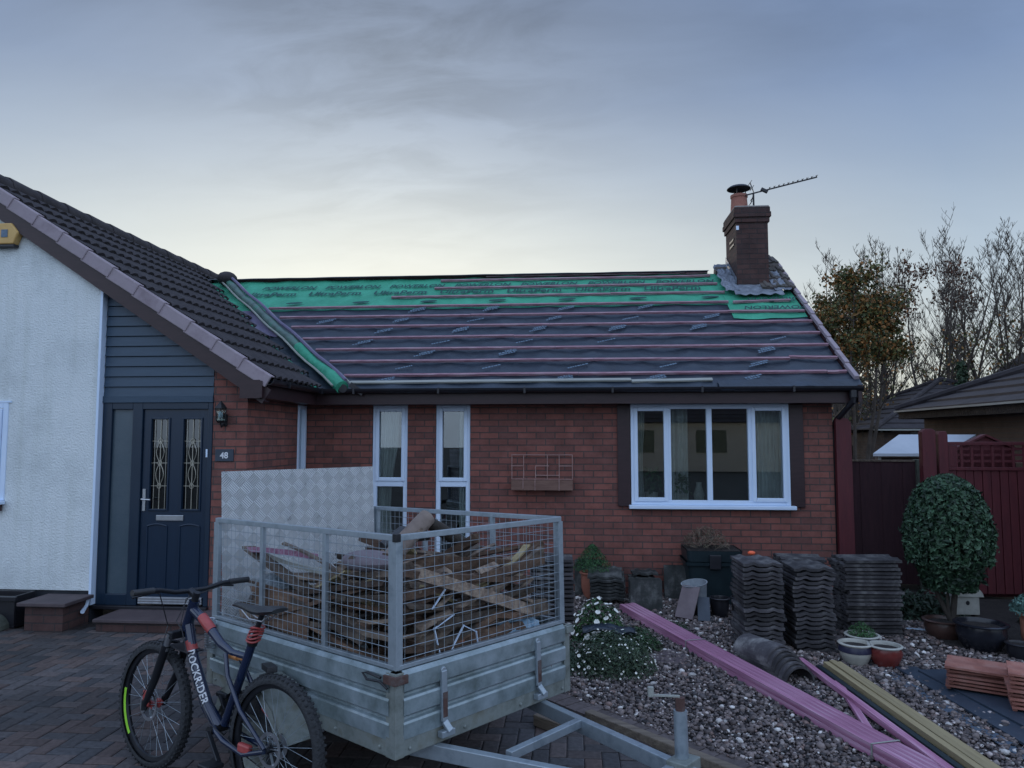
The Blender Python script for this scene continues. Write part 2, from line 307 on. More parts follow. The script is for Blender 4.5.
        if smooth:
            for p in me.polygons: p.use_smooth=True
            md=o.modifiers.new('edges','EDGE_SPLIT'); md.split_angle=R(40)
        if solid:
            md=o.modifiers.new('solid','SOLIDIFY'); md.thickness=solid; md.offset=-1
        if bevel:
            md=o.modifiers.new('bevel','BEVEL'); md.width=bevel; md.segments=2; md.limit_method='ANGLE'
        if parent is not None: o.parent=parent
        return o
def clone(root,**kw):
    c=root.copy(); COL.objects.link(c)
    for ch in list(root.children):
        d=ch.copy(); COL.objects.link(d); d.parent=c
        for g in list(ch.children):
            e=g.copy(); COL.objects.link(e); e.parent=d
    return c
def text_mesh(name,body,size,mat,parent,M,extrude=.001,shear=0,align='LEFT',bold=0,sx=1):
    cu=bpy.data.curves.new(name,'FONT'); cu.body=body; cu.size=size; cu.extrude=extrude; cu.shear=shear; cu.align_x=align; cu.offset=bold; cu.resolution_u=3
    t=bpy.data.objects.new(name+'_tmp',cu); COL.objects.link(t); bpy.context.view_layer.update()
    dg=bpy.context.evaluated_depsgraph_get(); me=bpy.data.meshes.new_from_object(t.evaluated_get(dg))
    bpy.data.objects.remove(t)
    for v in me.vertices: v.co=M@Vector((v.co.x*sx,v.co.y,v.co.z))
    me.materials.clear(); me.materials.append(mat)
    return me
def link_mesh(name,me,parent):
    o=bpy.data.objects.new(name,me); COL.objects.link(o)
    if parent is not None: o.parent=parent
    return o
def merge_meshes(name,mes,mat,parent):
    mb=MB()
    for me in mes: mb.add([v.co for v in me.vertices],[tuple(p.vertices) for p in me.polygons])
    return mb.build(name,mat,parent,fixn=False)
def leaves(n,sampler,size,cols,seed=1,aspect=.5,up=0.0,jit=.35):
    """mesh of n small folded leaf faces; sampler(r)->(pos, normal)"""
    r=random.Random(seed); mb=MB()
    for i in range(n):
        p,nm=sampler(r); p=Vector(p); nm=Vector(nm)+Vector((r.gauss(0,1),r.gauss(0,1),r.gauss(0,1)+up))*jit*1.5
        if nm.length<1e-3: nm=Vector((0,0,1))
        nm.normalize(); a=nm.cross(Vector((r.gauss(0,1),r.gauss(0,1),r.gauss(0,1))));
        if a.length<1e-3: continue
        a.normalize(); b=nm.cross(a); s=size*r.uniform(.6,1.35); w=s*aspect
        c=r.choice(cols); k=r.uniform(.7,1.3); c=(c[0]*k,c[1]*k,c[2]*k)
        q=[p-a*s*.5,p-b*w*.5+nm*w*.15,p+a*s*.5,p+b*w*.5+nm*w*.15]
        mb.add(q,[(0,1,2),(0,2,3)],c)
    return mb

# ------------------------------------------------------------------ ground
mb=MB(); mb.add([(-150,-120,-.03),(150,-120,-.03),(150,180,-.03),(-150,180,-.03)],[(0,1,2,3)])
tagp(mb.build('ground',ASPH),kind='structure')
EDGE0=Vector((4.06,-4.30)); EDGE1=Vector((3.33,-3.57)); ED=(EDGE0-EDGE1).normalized()
EN=Vector((-ED.y,ED.x))  # points to the gravel side
if EN.x<0: EN=-EN
def side(x,y): return (Vector((x,y))-EDGE1).dot(EN)
EA=EDGE1-ED*1.3; EB=EDGE1+ED*4.2
# paving bed
mb=MB(); mb.add([(-9,-9,-.012),(EB.x,EB.y,-.012),(EA.x,EA.y,-.012),(EA.x,0,-.012),(-9,0,-.012)],[(0,1,2,3,4)]); mb.add([(-9,-9,-.012),(EB.x,-9,-.012),(EB.x,EB.y,-.012)],[(0,1,2)])
tagp(mb.build('paving_bed',SOIL),kind='structure')
mb=MB(); U=.1; g=.0022; pr=random.Random(3)
for i in range(-62,62):
    for j in range(-80,0):
        k=(i-j)%4
        if k==0: x0,y0,x1,y1=i*U,j*U,(i+2)*U,(j+1)*U
        elif k==3: x0,y0,x1,y1=i*U,j*U,(i+1)*U,(j+2)*U
        else: continue
        cx,cy=(x0+x1)/2,(y0+y1)/2
        if side(cx,cy)>-.19 or cy>-.02 or cy<-7.9: continue
        if cx>EA.x-.1 and cy>EA.y: continue
        if cy>-2.0 and cx<.12: continue
        pdx=cx-CAM.x; pdy=cy-CAM.y
        if abs(pdx)>abs(pdy)*1.2+1.5: continue
        c=pr.choice([(.095,.086,.088),(.085,.080,.084),(.11,.092,.090),(.075,.074,.080),(.12,.09,.084)]); s=pr.uniform(.75,1.2)
        blot=.8+.5*noise.noise(Vector((cx*.9,cy*.9,0))); c=tuple(q*s*blot for q in c)
        z=pr.gauss(0,.0016); ch=.009; e=g
        vs=[(x0+e,y0+e,-.02),(x1-e,y0+e,-.02),(x1-e,y1-e,-.02),(x0+e,y1-e,-.02),(x0+e,y0+e,z-.004),(x1-e,y0+e,z-.004),(x1-e,y1-e,z-.004),(x0+e,y1-e,z-.004),
            (x0+e+ch,y0+e+ch,z),(x1-e-ch,y0+e+ch,z),(x1-e-ch,y1-e-ch,z),(x0+e+ch,y1-e-ch,z)]
        mb.add(vs,[(0,1,5,4),(1,2,6,5),(2,3,7,6),(3,0,4,7),(4,5,9,8),(5,6,10,9),(6,7,11,10),(7,4,8,11),(8,9,10,11)],c)
# soldier course along the edge
k=0; t=-1.3
while t<4.4:
    c0=EDGE1+ED*t-EN*.06; Mx=Matrix.Translation((c0.x,c0.y,0))@Matrix.Rotation(math.atan2(ED.y,ED.x),4,'Z')
    s=pr.uniform(.7,1.2); c=(.11*s,.09*s,.088*s)
    mb.box((-.047,-.1,-.02),(.047,.1,.012+pr.gauss(0,.002)),Mx,c); t+=.1
tagp(mb.build('driveway',PAVER,fixn=False),kind='structure')
# sleepers holding back the gravel
mb=MB()
p0=EDGE1+ED*.15-EN*.145; p1=EDGE1+ED*1.5-EN*.145
sl=MB().bar((p0.x,p0.y,.012),(p1.x,p1.y,.012),.065,.06).build('edging_board',SLEEP,bevel=.006)
tagp(sl,'weathered timber edging board between the brick paving and gravel','edging board')
# gravel bed and stones
gp=[(EA.x,EA.y),(EB.x,EB.y),(10.5,EB.y),(10.5,-1.2),(6.9,-1.2),(6.75,-.02),(EA.x,-.02)]
mb=MB(); mb.add([(x,y,.0) for x,y in gp],[tuple(range(len(gp)))]); tagp(mb.build('gravel_bed',GRAVB),kind='structure')
# soil border on the right, under the shrub
sp=[(6.45,-1.95),(6.9,-2.25),(7.5,-2.35),(9.8,-2.3),(9.8,-.05),(6.5,-.05),(6.7,-.9)]
mb=MB(); mb.add([(x,y,.028) for x,y in sp],[tuple(range(len(sp)))]); mb.add([(x,y,.0) for x,y in sp]+[(x,y,.028) for x,y in sp],[(i,(i+1)%7,7+(i+1)%7,7+i) for i in range(7)])
tagp(mb.build('soil_border',SOIL),kind='structure')
def in_poly(x,y,P):
    ins=False; n=len(P); j=n-1
    for i in range(n):
        if (P[i][1]>y)!=(P[j][1]>y) and x<(P[j][0]-P[i][0])*(y-P[i][1])/(P[j][1]-P[i][1])+P[i][0]: ins=not ins
        j=i
    return ins
nr=np.random.RandomState(5)
def stones():
    ico=[(0,0,1),(.894,0,.447),(.276,.851,.447),(-.724,.526,.447),(-.724,-.526,.447),(.276,-.851,.447),(.724,.526,-.447),(-.276,.851,-.447),(-.894,0,-.447),(-.276,-.851,-.447),(.724,-.526,-.447),(0,0,-1)]
    fc=[(0,1,2),(0,2,3),(0,3,4),(0,4,5),(0,5,1),(1,6,2),(2,7,3),(3,8,4),(4,9,5),(5,10,1),(2,6,7),(3,7,8),(4,8,9),(5,9,10),(1,10,6),(11,7,6),(11,8,7),(11,9,8),(11,10,9),(11,6,10)]
    ico=np.array(ico,np.float32); fc=np.array(fc,np.int32)
    pts=[]; 
    while len(pts)<66000:
        x=nr.uniform(EA.x,8.9); y=nr.uniform(-6.6,-.03)
        d=math.hypot(x-CAM.x,y-CAM.y)
        if side(x,y)<.0 or not in_poly(x,y,gp) or in_poly(x,y,sp): continue
        if abs(x-CAM.x)>abs(y-CAM.y)*.95+.6: continue
        if nr.rand()>min(1,(3.9/d)**.8): continue
        pts.append((x,y))
    P=np.array(pts,np.float32); n=len(P)
    s=np.clip(nr.lognormal(math.log(.0098),.36,n),.004,.023).astype(np.float32)
    s*= (1+.08*np.maximum(0,np.hypot(P[:,0]-CAM.x,P[:,1]-CAM.y)-4.5))
    sc=np.stack([s*nr.uniform(.8,1.35,n),s*nr.uniform(.7,1.2,n),s*nr.uniform(.45,.9,n)],1)
    V=ico[None]*(1+nr.uniform(-.22,.22,(n,12,1)))*sc[:,None,:]
    a=nr.uniform(0,6.28,n); b=nr.normal(0,.5,n)
    ca,sa,cb,sb=np.cos(a),np.sin(a),np.cos(b),np.sin(b)
    x=V[:,:,0]; y=V[:,:,1]*cb[:,None]-V[:,:,2]*sb[:,None]; z=V[:,:,1]*sb[:,None]+V[:,:,2]*cb[:,None]
    X=x*ca[:,None]-y*sa[:,None]+P[:,0:1]; Y=x*sa[:,None]+y*ca[:,None]+P[:,1:2]; Z=z+(s*.55+nr.uniform(0,.012,n))[:,None]
    co=np.stack([X,Y,Z],2).reshape(-1,3).astype(np.float32)
    F=(fc[None]+(np.arange(n)*12)[:,None,None]).reshape(-1,3)
    me=bpy.data.meshes.new('gravel'); me.vertices.add(len(co)); me.vertices.foreach_set('co',co.ravel())
    nf=len(F); me.loops.add(nf*3); me.loops.foreach_set('vertex_index',F.ravel().astype(np.int32))
    me.polygons.add(nf); me.polygons.foreach_set('loop_start',(np.arange(nf)*3).astype(np.int32)); me.update(calc_edges=True)
    pal=np.array([(.095,.078,.076),(.145,.118,.112),(.055,.048,.05),(.27,.235,.225),(.11,.088,.084),(.42,.40,.385),(.03,.028,.03),(.155,.108,.096)])
    ci=nr.choice(8,n,p=[.2,.2,.2,.09,.15,.045,.075,.04]); C=pal[ci]*nr.uniform(.8,1.9,(n,1))
    arr=np.ones((nf,4),np.float32); arr[:,:3]=np.repeat(C,20,axis=0); at=me.attributes.new('tint','FLOAT_COLOR','FACE'); at.data.foreach_set('color',arr.ravel())
    me.materials.append(STONE); o=bpy.data.objects.new('gravel',me); COL.objects.link(o)
    tagp(o,'loose pinkish grey gravel covering the front garden','gravel',kind='stuff')
stones()

# ------------------------------------------------------------------ the bungalow
H=thing('bungalow','brick and white rendered bungalow with its roof stripped to green and dark membrane','bungalow')
W=6.234; ZG=2.384; PT=.592; TP=math.tan(PT); CP,SP=math.cos(PT),math.sin(PT); YE=-.30; YR=2.64; ZR=ZG+TP*(YR-YE)
XE=.24; WF=-1.64; RX=-2.98; RZ=ZG+TP*(XE-RX); WYB=4.6
th=.25
# main wall with openings
def wall_y(mb,x0,x1,z0,z1,holes,ya,yb):
    """wall in the XZ plane, holes=[(xa,xb,za,zb)]"""
    hs=sorted(holes); x=x0
    for xa,xb,za,zb in hs:
        if xa>x: mb.box((x,ya,z0),(xa,yb,z1))
        if za>z0: mb.box((xa,ya,z0),(xb,yb,za))
        if zb<z1: mb.box((xa,ya,zb),(xb,yb,z1))
        x=xb
    if x<x1: mb.box((x,ya,z0),(x1,yb,z1))
W1=(.822,1.257,.22,2.205); W2=(1.601,2.02,.22,2.205); BW=(3.925,5.735,1.035,2.205)
mb=MB(); wall_y(mb,.0,W,-.05,2.25,[W1,W2,BW],0,th)
mb.box((W-th,th,-.05),(W,5.4,2.25)); mb.box((-5.8,5.4,-.05),(W,5.4+th,2.25))
# gable peak on right
pk=[(th*0,2.25),(YR,ZR-.12),(2*YR-0,2.25)]
mb.add([(W-th,0,2.25),(W-th,YR,2.25+TP*YR-.06),(W-th,2*YR,2.25),(W,0,2.25),(W,YR,2.25+TP*YR-.06),(W,2*YR,2.25)],[(0,1,2),(5,4,3),(0,3,4,1),(1,4,5,2),(2,5,3,0)])
mb.build('main_wall',BR,H,fixn=True)
# wing walls (brick pier + side wall)
SW=(-.30,-.03,1.0,2.2)   # side window (y0,y1,z0,z1)
mb=MB(); mb.box((-.355,WF,-.05),(0,WF+.22,2.6))
mb.box((-.22,WF+.22,-.05),(0,SW[0],2.3)); mb.box((-.22,SW[0],-.05),(0,SW[1],SW[2])); mb.box((-.22,SW[0],SW[3]),(0,SW[1],2.3)); mb.box((-.22,SW[1],-.05),(0,0,2.3))
mb.build('wing_brick_wall',BR,H)
# white rendered wall with window opening, follows the verge line at its top
def zt(x): return ZG+TP*(XE-x)-.10
mb=MB()
def wedge(mb,xa,xb,z0,y0,y1):
    mb.add([(xa,y0,z0),(xb,y0,z0),(xb,y0,zt(xb)),(xa,y0,zt(xa)),(xa,y1,z0),(xb,y1,z0),(xb,y1,zt(xb)),(xa,y1,zt(xa))],[(0,1,2,3),(7,6,5,4),(0,4,5,1),(1,5,6,2),(2,6,7,3),(3,7,4,0)])
wx0,wx1,wz0,wz1=-3.9,-2.49,1.18,2.17
y0=WF-.07; y1=WF+.2
wedge(mb,wx1,-1.535,.30,y0,y1); wedge(mb,wx0,wx1,wz1,y0,y1); mb.box((wx0,y0,.30),(wx1,y1,wz0))
wedge(mb,RX-.0,wx0+.35,wz1+.0,y0+.001,y1-.001) if False else None
mb.add([(-7.2,y0,.3),(wx0,y0,.3),(wx0,y0,ZG+TP*(XE-(2*RX-wx0))-.1 if wx0<RX else zt(wx0)),(-7.2,y0,2.3)],[(0,1,2,3)])
mb.build('rendered_wall',RENDER,H,fixn=True)
MB().box((-7.2,WF-.05,-.05),(-1.54,WF+.15,.30)).build('plinth',PLINTH,H)
MB().box((-1.549,WF-.076,.16),(-1.524,WF-.0,3.32)).build('corner_bead',UPVC,H)
# cladding above the door : boards
mb=MB(); z=2.23
while z<3.45:
    zt2=min(z+.098,9)
    xr=min(-.36, XE-(z+.10-ZG+.12)/TP)
    if xr>-1.5:
        xr2=min(-.36, XE-(z+.098-ZG+.12)/TP) ; xrl=min(-.36, XE-(z-ZG+.12)/TP)
        a=WF-.008; b=WF+.008
        mb.add([(-1.522,a,z),(xrl,a,z),(xr2,b,zt2),(-1.522,b,zt2),(-1.522,b+.03,z),(xrl,b+.03,z),(xr2,b+.03,zt2),(-1.522,b+.03,zt2)],[(0,1,2,3),(0,4,5,1),(1,5,6,2),(3,2,6,7),(0,3,7,4)])
    z+=.104
mb.box((-1.522,WF+.03,2.2),(-.36,WF+.06,2.25)); mb.build('cladding',CLAD,H)
MB().box((-1.52,WF-.02,2.17),(-.357,WF+.06,2.235)).build('cladding_trim',CLAD,H)
wb=MB(); wb.add([(-1.52,WF+.07,2.2),(-.3,WF+.07,2.2),(-.3,WF+.07,2.6),(-1.52,WF+.07,3.4)],[(0,1,2,3)]); wb.build('backing_board',PLINTH,H)

# ---- front door set
z0=.15
fr=MB(); 
for xa,xb in ((-1.52,-1.42),(-1.20,-1.095),(-.405,-.357)): fr.box((xa,WF-.01,z0),(xb,WF+.07,2.168))
fr.box((-1.42,WF-.01,2.10),(-1.20,WF+.07,2.168)); fr.box((-1.095,WF-.01,2.10),(-.405,WF+.07,2.168))
fr.box((-1.42,WF-.01,z0),(-1.20,WF+.07,z0+.11)); 
df=fr.build('door_frame',DOORF,H,bevel=.006)
MB().box((-1.42,WF+.02,z0+.11),(-1.20,WF+.03,2.10)).build('side_light',FROST,df)
MB().box((-1.56,WF-.05,z0-.035),(-.35,WF+.05,z0)).build('door_sill',BLACKP,df,bevel=.004)
dl=MB(); Y=WF+.015; xa,xb=-1.09,-.41
gl=[(-1.005,-.825),(-.665,-.485)]; gz0,gz1=1.10,2.0
dl.box((xa,Y,z0+.012),(xb,Y+.045,gz0)); dl.box((xa,Y,gz1),(xb,Y+.045,2.0995)); dl.box((xa,Y,gz0),(gl[0][0],Y+.045,gz1)); dl.box((gl[0][1],Y,gz0),(gl[1][0],Y+.045,gz1)); dl.box((gl[1][1],Y,gz0),(xb,Y+.045,gz1))
door=dl.build('front_door',DOORB,H)
for (a,b) in gl:
    m=MB()
    for q in ((a-.018,gz0-.018,a,gz1+.018),(b,gz0-.018,b+.018,gz1+.018),(a,gz0-.018,b,gz0),(a,gz1,b,gz1+.018)): m.box((q[0],Y-.012,q[1]),(q[2],Y-.0005,q[3]))
    m.build('glazing_bead',DOORB,door,bevel=.004)
    MB().box((a,Y+.02,gz0),(b,Y+.026,gz1)).build('glass_pane',GLASSD,door)
    cm=MB(); cx=(a+b)/2; yy=Y+.014
    cm.bar((cx,yy,gz0),(cx,yy,gz1),.006,.006)
    for zz in (1.33,1.56,1.78): cm.bar((a,yy,zz),(b,yy,zz),.005,.005)
    for x in (a+.03,b-.03): cm.bar((x,yy,gz0),(x,yy,gz1),.004,.004)
    for zc,hh in ((1.67,.11),(1.445,.115)):
        for sg in (-1,1): cm.tube([(cx+sg*.04*math.sin(math.pi*i/10)*(1 if True else 0),yy-.003,zc-hh+2*hh*i/10) for i in range(11)],.0035,5)
    for zc in (1.33,1.56,1.78): cm.tube([(cx+.02*math.cos(2*math.pi*i/12),yy-.004,zc+.025*math.sin(2*math.pi*i/12)) for i in range(12)],.0035,5,closed=True)
    cm.build('decorative_leading',LEADL,door)
    # moulded lower panels
    m=MB(); 
    for (za,zb) in ((.30,.93),):
        p=[]
        for q in ((a-.02,za,a-.005,zb),(b+.005,za,b+.02,zb),(a-.005,za,b+.005,za+.015)): m.box((q[0],Y-.008,q[1]),(q[2],Y-.0005,q[3]))
        m.tube([(a-.012+(b-a+.024)*i/8,Y-.004,zb+.02*math.sin(math.pi*i/8)) for i in range(9)],.008,6)
    m.build('door_moulding',DOORB,door)
m=MB().box((-.925,Y-.012,.985),(-.64,Y-.0005,1.04)); m.build('letterbox',STEEL,door,bevel=.004)
m=MB().box((-1.075,Y-.008,1.08),(-1.045,Y-.0005,1.30)); m.tube([(-1.06,Y-.01,1.2),(-1.06,Y-.05,1.2),(-.965,Y-.055,1.195)],.009,8); m.build('handle',STEEL,door)
m=MB().box((xa+.01,Y-.02,z0+.015),(xb-.01,Y-.0005,z0+.085)); 
for k in range(3): m.box((xa+.01,Y-.024,z0+.02+k*.024),(xb-.01,Y-.0205,z0+.03+k*.024))
m.build('weather_bar',STEEL,door,bevel=.002)
MB().box((-.413,WF-.022,1.62),(-.398,WF-.011,1.70)).build('hinge',UPVC,df)
# dark hall behind door
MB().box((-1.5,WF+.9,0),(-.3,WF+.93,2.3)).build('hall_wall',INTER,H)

# ---- windows
def window(xa,xb,za,zb,yf,splits,hs=None,sill=True,vent=[],name='window'):
    m=MB(); f=.055; d0,d1=yf,yf+.07
    m.box((xa,d0,za),(xa+f,d1,zb)); m.box((xb-f,d0,za),(xb,d1,zb)); m.box((xa+f,d0,zb-f),(xb-f,d1,zb)); m.box((xa+f,d0,za),(xb-f,d1,za+f))
    xs=[xa+f]+[s for s in splits]+[xb-f]
    for s in splits: m.box((s-.03,d0,za+f),(s+.03,d1,zb-f))
    if hs: m.box((xa+f,d0,hs-.04),(xb-f,d1,hs+.04))
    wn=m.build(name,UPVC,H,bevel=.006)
    MB().box((xa+f*.5,d0+.032,za+f*.5),(xb-f*.5,d0+.038,zb-f*.5)).build('pane',GLASS,wn)
    for (a,b,c,d) in vent:
        m=MB(); s=.045; e0=d0-.014; e1=d0+.028
        m.box((a,e0,c),(a+s,e1,d)); m.box((b-s,e0,c),(b,e1,d)); m.box((a+s,e0,d-s),(b-s,e1,d)); m.box((a+s,e0,c),(b-s,e1,c+s)); m.build('sash',UPVC,wn,bevel=.007)
    return wn
hs=1.265
for (xa,xb,za,zb) in (W1,W2):
    wn=window(xa,xb,za,zb,.02,[],hs=hs,vent=[(xa+.035,xb-.035,hs+.025,zb-.03)])
    MB().box((xa-.006,.008,za),(xa+.0,.02,zb)).build('reveal_seal',UPVC,wn)
xa,xb,za,zb=BW
sps=[xa+.435,(xa+xb)/2,xb-.435]
bw=window(xa,xb,za,zb,-.045,sps,vent=[(xa+.035,sps[0]-.008,za+.04,zb-.035),(sps[2]+.008,xb-.035,za+.04,zb-.035)],name='bow_window')
MB().box((xa-.03,-.10,za-.045),(xb+.05,-.0,za-.001)).build('sill',UPVC,bw,bevel=.008)
for (q0,q1) in ((xa-.155,xa-.004),(xb+.004,xb+.165)): MB().box((q0,-.03,za-.02),(q1,-.001,2.2)).build('side_board',BROWN,bw,bevel=.004)
# side window in wing
m=MB(); m.box((.0-.06,SW[0],SW[2]),(.012,SW[0]+.05,SW[3])); m.box((-.06,SW[1]-.05,SW[2]),(.012,SW[1],SW[3])); m.box((-.06,SW[0]+.05,SW[3]-.05),(.012,SW[1]-.05,SW[3])); m.box((-.06,SW[0]+.05,SW[2]),(.012,SW[1]-.05,SW[2]+.05))
sw=m.build('side_window',UPVC,H,bevel=.004); MB().box((-.04,SW[0]+.03,SW[2]+.03),(-.034,SW[1]-.03,SW[3]-.03)).build('pane',GLASS,sw)
MB().box((-.001,SW[0]-.01,.45),(.03,SW[1]-.02,SW[2]-.0)).build('lower_window_panel',UPVC,sw) if False else None
# left window in rendered wall
m=MB(); wy=WF-.082
m.box((wx1-.055,wy,wz0),(wx1,wy+.07,wz1)); m.box((wx0,wy,wz1-.055),(wx1-.055,wy+.07,wz1)); m.box((wx0,wy,wz0),(wx1-.055,wy+.07,wz0+.055)); m.box((wx0,wy,wz0+.055),(wx0+.055,wy+.07,wz1-.055))
m.box((wx1-.105,wy-.012,wz0+.06),(wx1-.06,wy+.03,wz1-.06)) 
lw=m.build('window',UPVC,H,bevel=.006); MB().box((wx0+.03,wy+.03,wz0+.03),(wx1-.03,wy+.036,wz1-.03)).build('pane',GLASS,lw)
MB().box((wx0,wy-.08,wz0-.035),(wx1+.02,wy-.001,wz0-.001)).build('sill',UPVC,lw,bevel=.006)
MB().box((wx0,wy-.05,wz0-.10),(wx1-.01,wy-.002,wz0-.036)).build('sill_brick',BR2,lw)
MB().box((wx0-.2,WF-.085,wz1+.001),(wx1+.03,WF-.071,wz1+.02)).build('drip_bead',UPVC,lw)
# curtains and rooms
def curtain(x0,x1,y,z0,z1,parent,waves=6,amp=.018,gather=0):
    m=MB(); 
    def fn(u,v):
        z=z0+(z1-z0)*v; w=1-gather*math.sin(math.pi*min(1,v*1.3))*.5 if gather else 1
        return (x0+(x1-x0)*u*w,y+amp*math.sin(u*waves*2*math.pi)+.004*math.sin(u*40),z)
    m.grid(fn,waves*10,8); return m.build('curtain',CURT,parent,smooth=True,fixn=False)
curtain(5.33,5.70,.13,1.05,2.2,bw,8); curtain(4.40,4.62,.2,1.05,2.2,bw,4); curtain(3.98,4.10,.13,1.05,2.2,bw,4,gather=.4)
curtain(.86,1.12,.13,.25,2.2,H,5,gather=.7); curtain(1.87,2.0,.13,.25,2.2,H,3,gather=.4)
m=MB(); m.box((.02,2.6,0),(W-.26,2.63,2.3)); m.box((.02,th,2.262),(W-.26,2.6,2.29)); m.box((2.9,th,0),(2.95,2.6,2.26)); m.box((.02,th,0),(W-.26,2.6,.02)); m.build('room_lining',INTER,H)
# things on the inner sill
def sill_plant(x,y,z,s,lab):
    t=thing('potted_plant',lab,'house plant',(x,y,z))
    MB().lathe([(0.001,0),(.045*s,0),(.06*s,.1*s),(.052*s,.1*s),(.05*s,.08*s),(.001,.08*s)],16).build('plant_pot',CREAM,t,smooth=True)
    def smp(r):
        a=r.uniform(0,6.28); q=r.random()**.5*.10*s; return ((q*math.cos(a),q*math.sin(a),.1*s+r.uniform(0,.22)*s),(math.cos(a),math.sin(a),.4))
    leaves(160,smp,.05*s,[(.03,.075,.03),(.05,.1,.04)],seed=int(x*10)).build('foliage',LEAF,t,fixn=False)
mb=MB().box((3.95,.10,1.0),(5.71,.26,1.033)); mb.build('inner_sill',UPVC,bw)
sill_plant(4.55,.22,1.034,1.1,'leafy house plant behind the bow window beside the left inner curtain'); sill_plant(4.18,.2,1.034,1.3,'bushy house plant behind the leftmost pane of the bow window')
t=thing('vase','pale glass vase on the inner sill near the middle of the bow window','vase',(4.74,.2,1.034)); MB().lathe([(.001,0),(.05,0),(.065,.1),(.03,.22),(.035,.25),(.03,.25),(.001,.24)],18).build('vase_body',STONEW,t,smooth=True)

# ---- eaves : fascia, soffit, gutter
m=MB(); m.box((.22,YE+.02,2.205),(W+.22,YE+.045,2.37)); m.box((.20,YE+.045,2.205),(W+.22,-.001,2.222)); m.box((W+.0005,-.03,2.223),(W+.22,.0,2.37)); m.build('fascia',BROWN,H)
m=MB(); m.box((XE-.045,WF-.18,2.205),(XE-.02,YE+.02,2.37)); m.box((.001,WF-.15,2.205),(XE-.045,YE+.02,2.222)); m.box((-.005,WF-.18,2.20),(XE-.045,WF-.155,2.38)); m.build('fascia',BROWN,H)
def gutter(p0,p1,side,name='gutter'):
    p0=Vector(p0);p1=Vector(p1);d=(p1-p0).normalized(); s=Vector(side); m=MB(); r=.055
    vs=[];n=9
    for p in (p0,p1):
        for rr in (r,r-.004):
            for k in range(n):
                a=math.pi*k/(n-1); vs.append(p+s*math.cos(a)*rr+Vector((0,0,-math.sin(a)*rr)))
    fs=[]
    for k in range(n-1): fs+= [(k,k+1,2*n+k+1,2*n+k),(n+k,3*n+k,3*n+k+1,n+k+1),(k,n+k,n+k+1,k+1),(2*n+k,2*n+k+1,3*n+k+1,3*n+k)]
    fs+=[(0,2*n,3*n,n),(n-1,2*n-1,4*n-1,3*n-1)]
    m.add(vs,fs); g=m.build(name,BLACKP,H)
    L=(p1-p0).length; m=MB(); x=.4
    while x<L:
        c=p0+d*x; m.box((-.012,-.012,-.062),(.012,.012,.006),Matrix.Translation(c+s*.052)); x+=1.0
        m.build('gutter_bracket',BLACKP,g); m=MB()
gutter((.30,YE-.04,2.385),(W+.22,YE-.04,2.385),(0,-1,0)); gutter((XE+.035,WF-.16,2.385),(XE+.035,YE-.02,2.385),(1,0,0))
m=MB().tube([(W+.12,YE-.04,2.33),(W+.12,YE-.04,2.22),(W+.05,-.02,2.03),(W+.03,.09,1.93)],.034,12); m.tube([(W+.12,YE-.04,2.34),(W+.12,YE-.04,2.26)],.043,12); m.tube([(W+.04,.09,1.95),(W+.04,.09,.02)],.034,12); m.build('downpipe',BLACKP,H,smooth=True)

# ---- main roof : membrane, battens, print
XL=W+.18
def RP(x,s,h=0): return Vector((x, YE+s*CP-h*SP, ZG+s*SP+h*CP))
SL=(YR-YE)/CP
def valley_x(s):  return XE-(s*CP)      # where wing roof meets
def sag(x,s):
    return -.014*abs(math.sin(math.pi*(x+.1)/.6))+.010*noise.noise(Vector((x*1.7+s*2,s*5,3)))+.005*noise.noise(Vector((x*5+s*4,s*11,1)))-.004
def membrane(name,mat,s0,s1,xa,xb,h=0,nu=160,nv=16,wav=0,skewl=0,skewr=0,seed=0):
    m=MB()
    def fn(u,v):
        s=s0+(s1-s0)*v; a=xa(s) if callable(xa) else xa; b=xb+skewr*v; x=a+(b-a)*u
        e=wav*noise.noise(Vector((x*1.3+seed,seed,0)))*(1-v)**2 
        return RP(x,s+e,h+sag(x,s))
    m.grid(fn,nu,nv); return m.build(name,mat,H,smooth=True,fixn=False)
SG=2.36
membrane('dark_membrane',DARKM,-.02,SG+.05,valley_x,XL-.02,0,180,30)
membrane('green_membrane',GREENM,SG-.03,SL-.04,valley_x,5.62,.006,160,14)
membrane('green_membrane',GREENM,SG-.5,SG+.45,5.42,XL-.02,.010,40,12,wav=.12,seed=5)
membrane('eaves_membrane',DARKM,-.03,.34,lambda s:.42,XL+.03,.018,200,6,wav=.05,seed=2)
membrane('eaves_membrane',DARKM,-.05,.12,lambda s:4.9,XL+.05,.040,60,4,wav=.09,seed=9)
# lilac torn bit near the valley
m=MB()
m.grid(lambda u,v: RP(-1.50+(u*.62)-.0*v-v*.35, 1.72+v*.6-.10*u*(1-v), .016+sag(u*3,v)),10,8); m.build('membrane_offcut',LILM,H,smooth=True,fixn=False)
m=MB()
m.grid(lambda u,v: RP(-1.25+(u*.5)*(1-.5*v), 1.45+v*.3, .016+sag(u*3,v)),8,6); m.build('membrane_offcut',LILM,H,smooth=True,fixn=False)
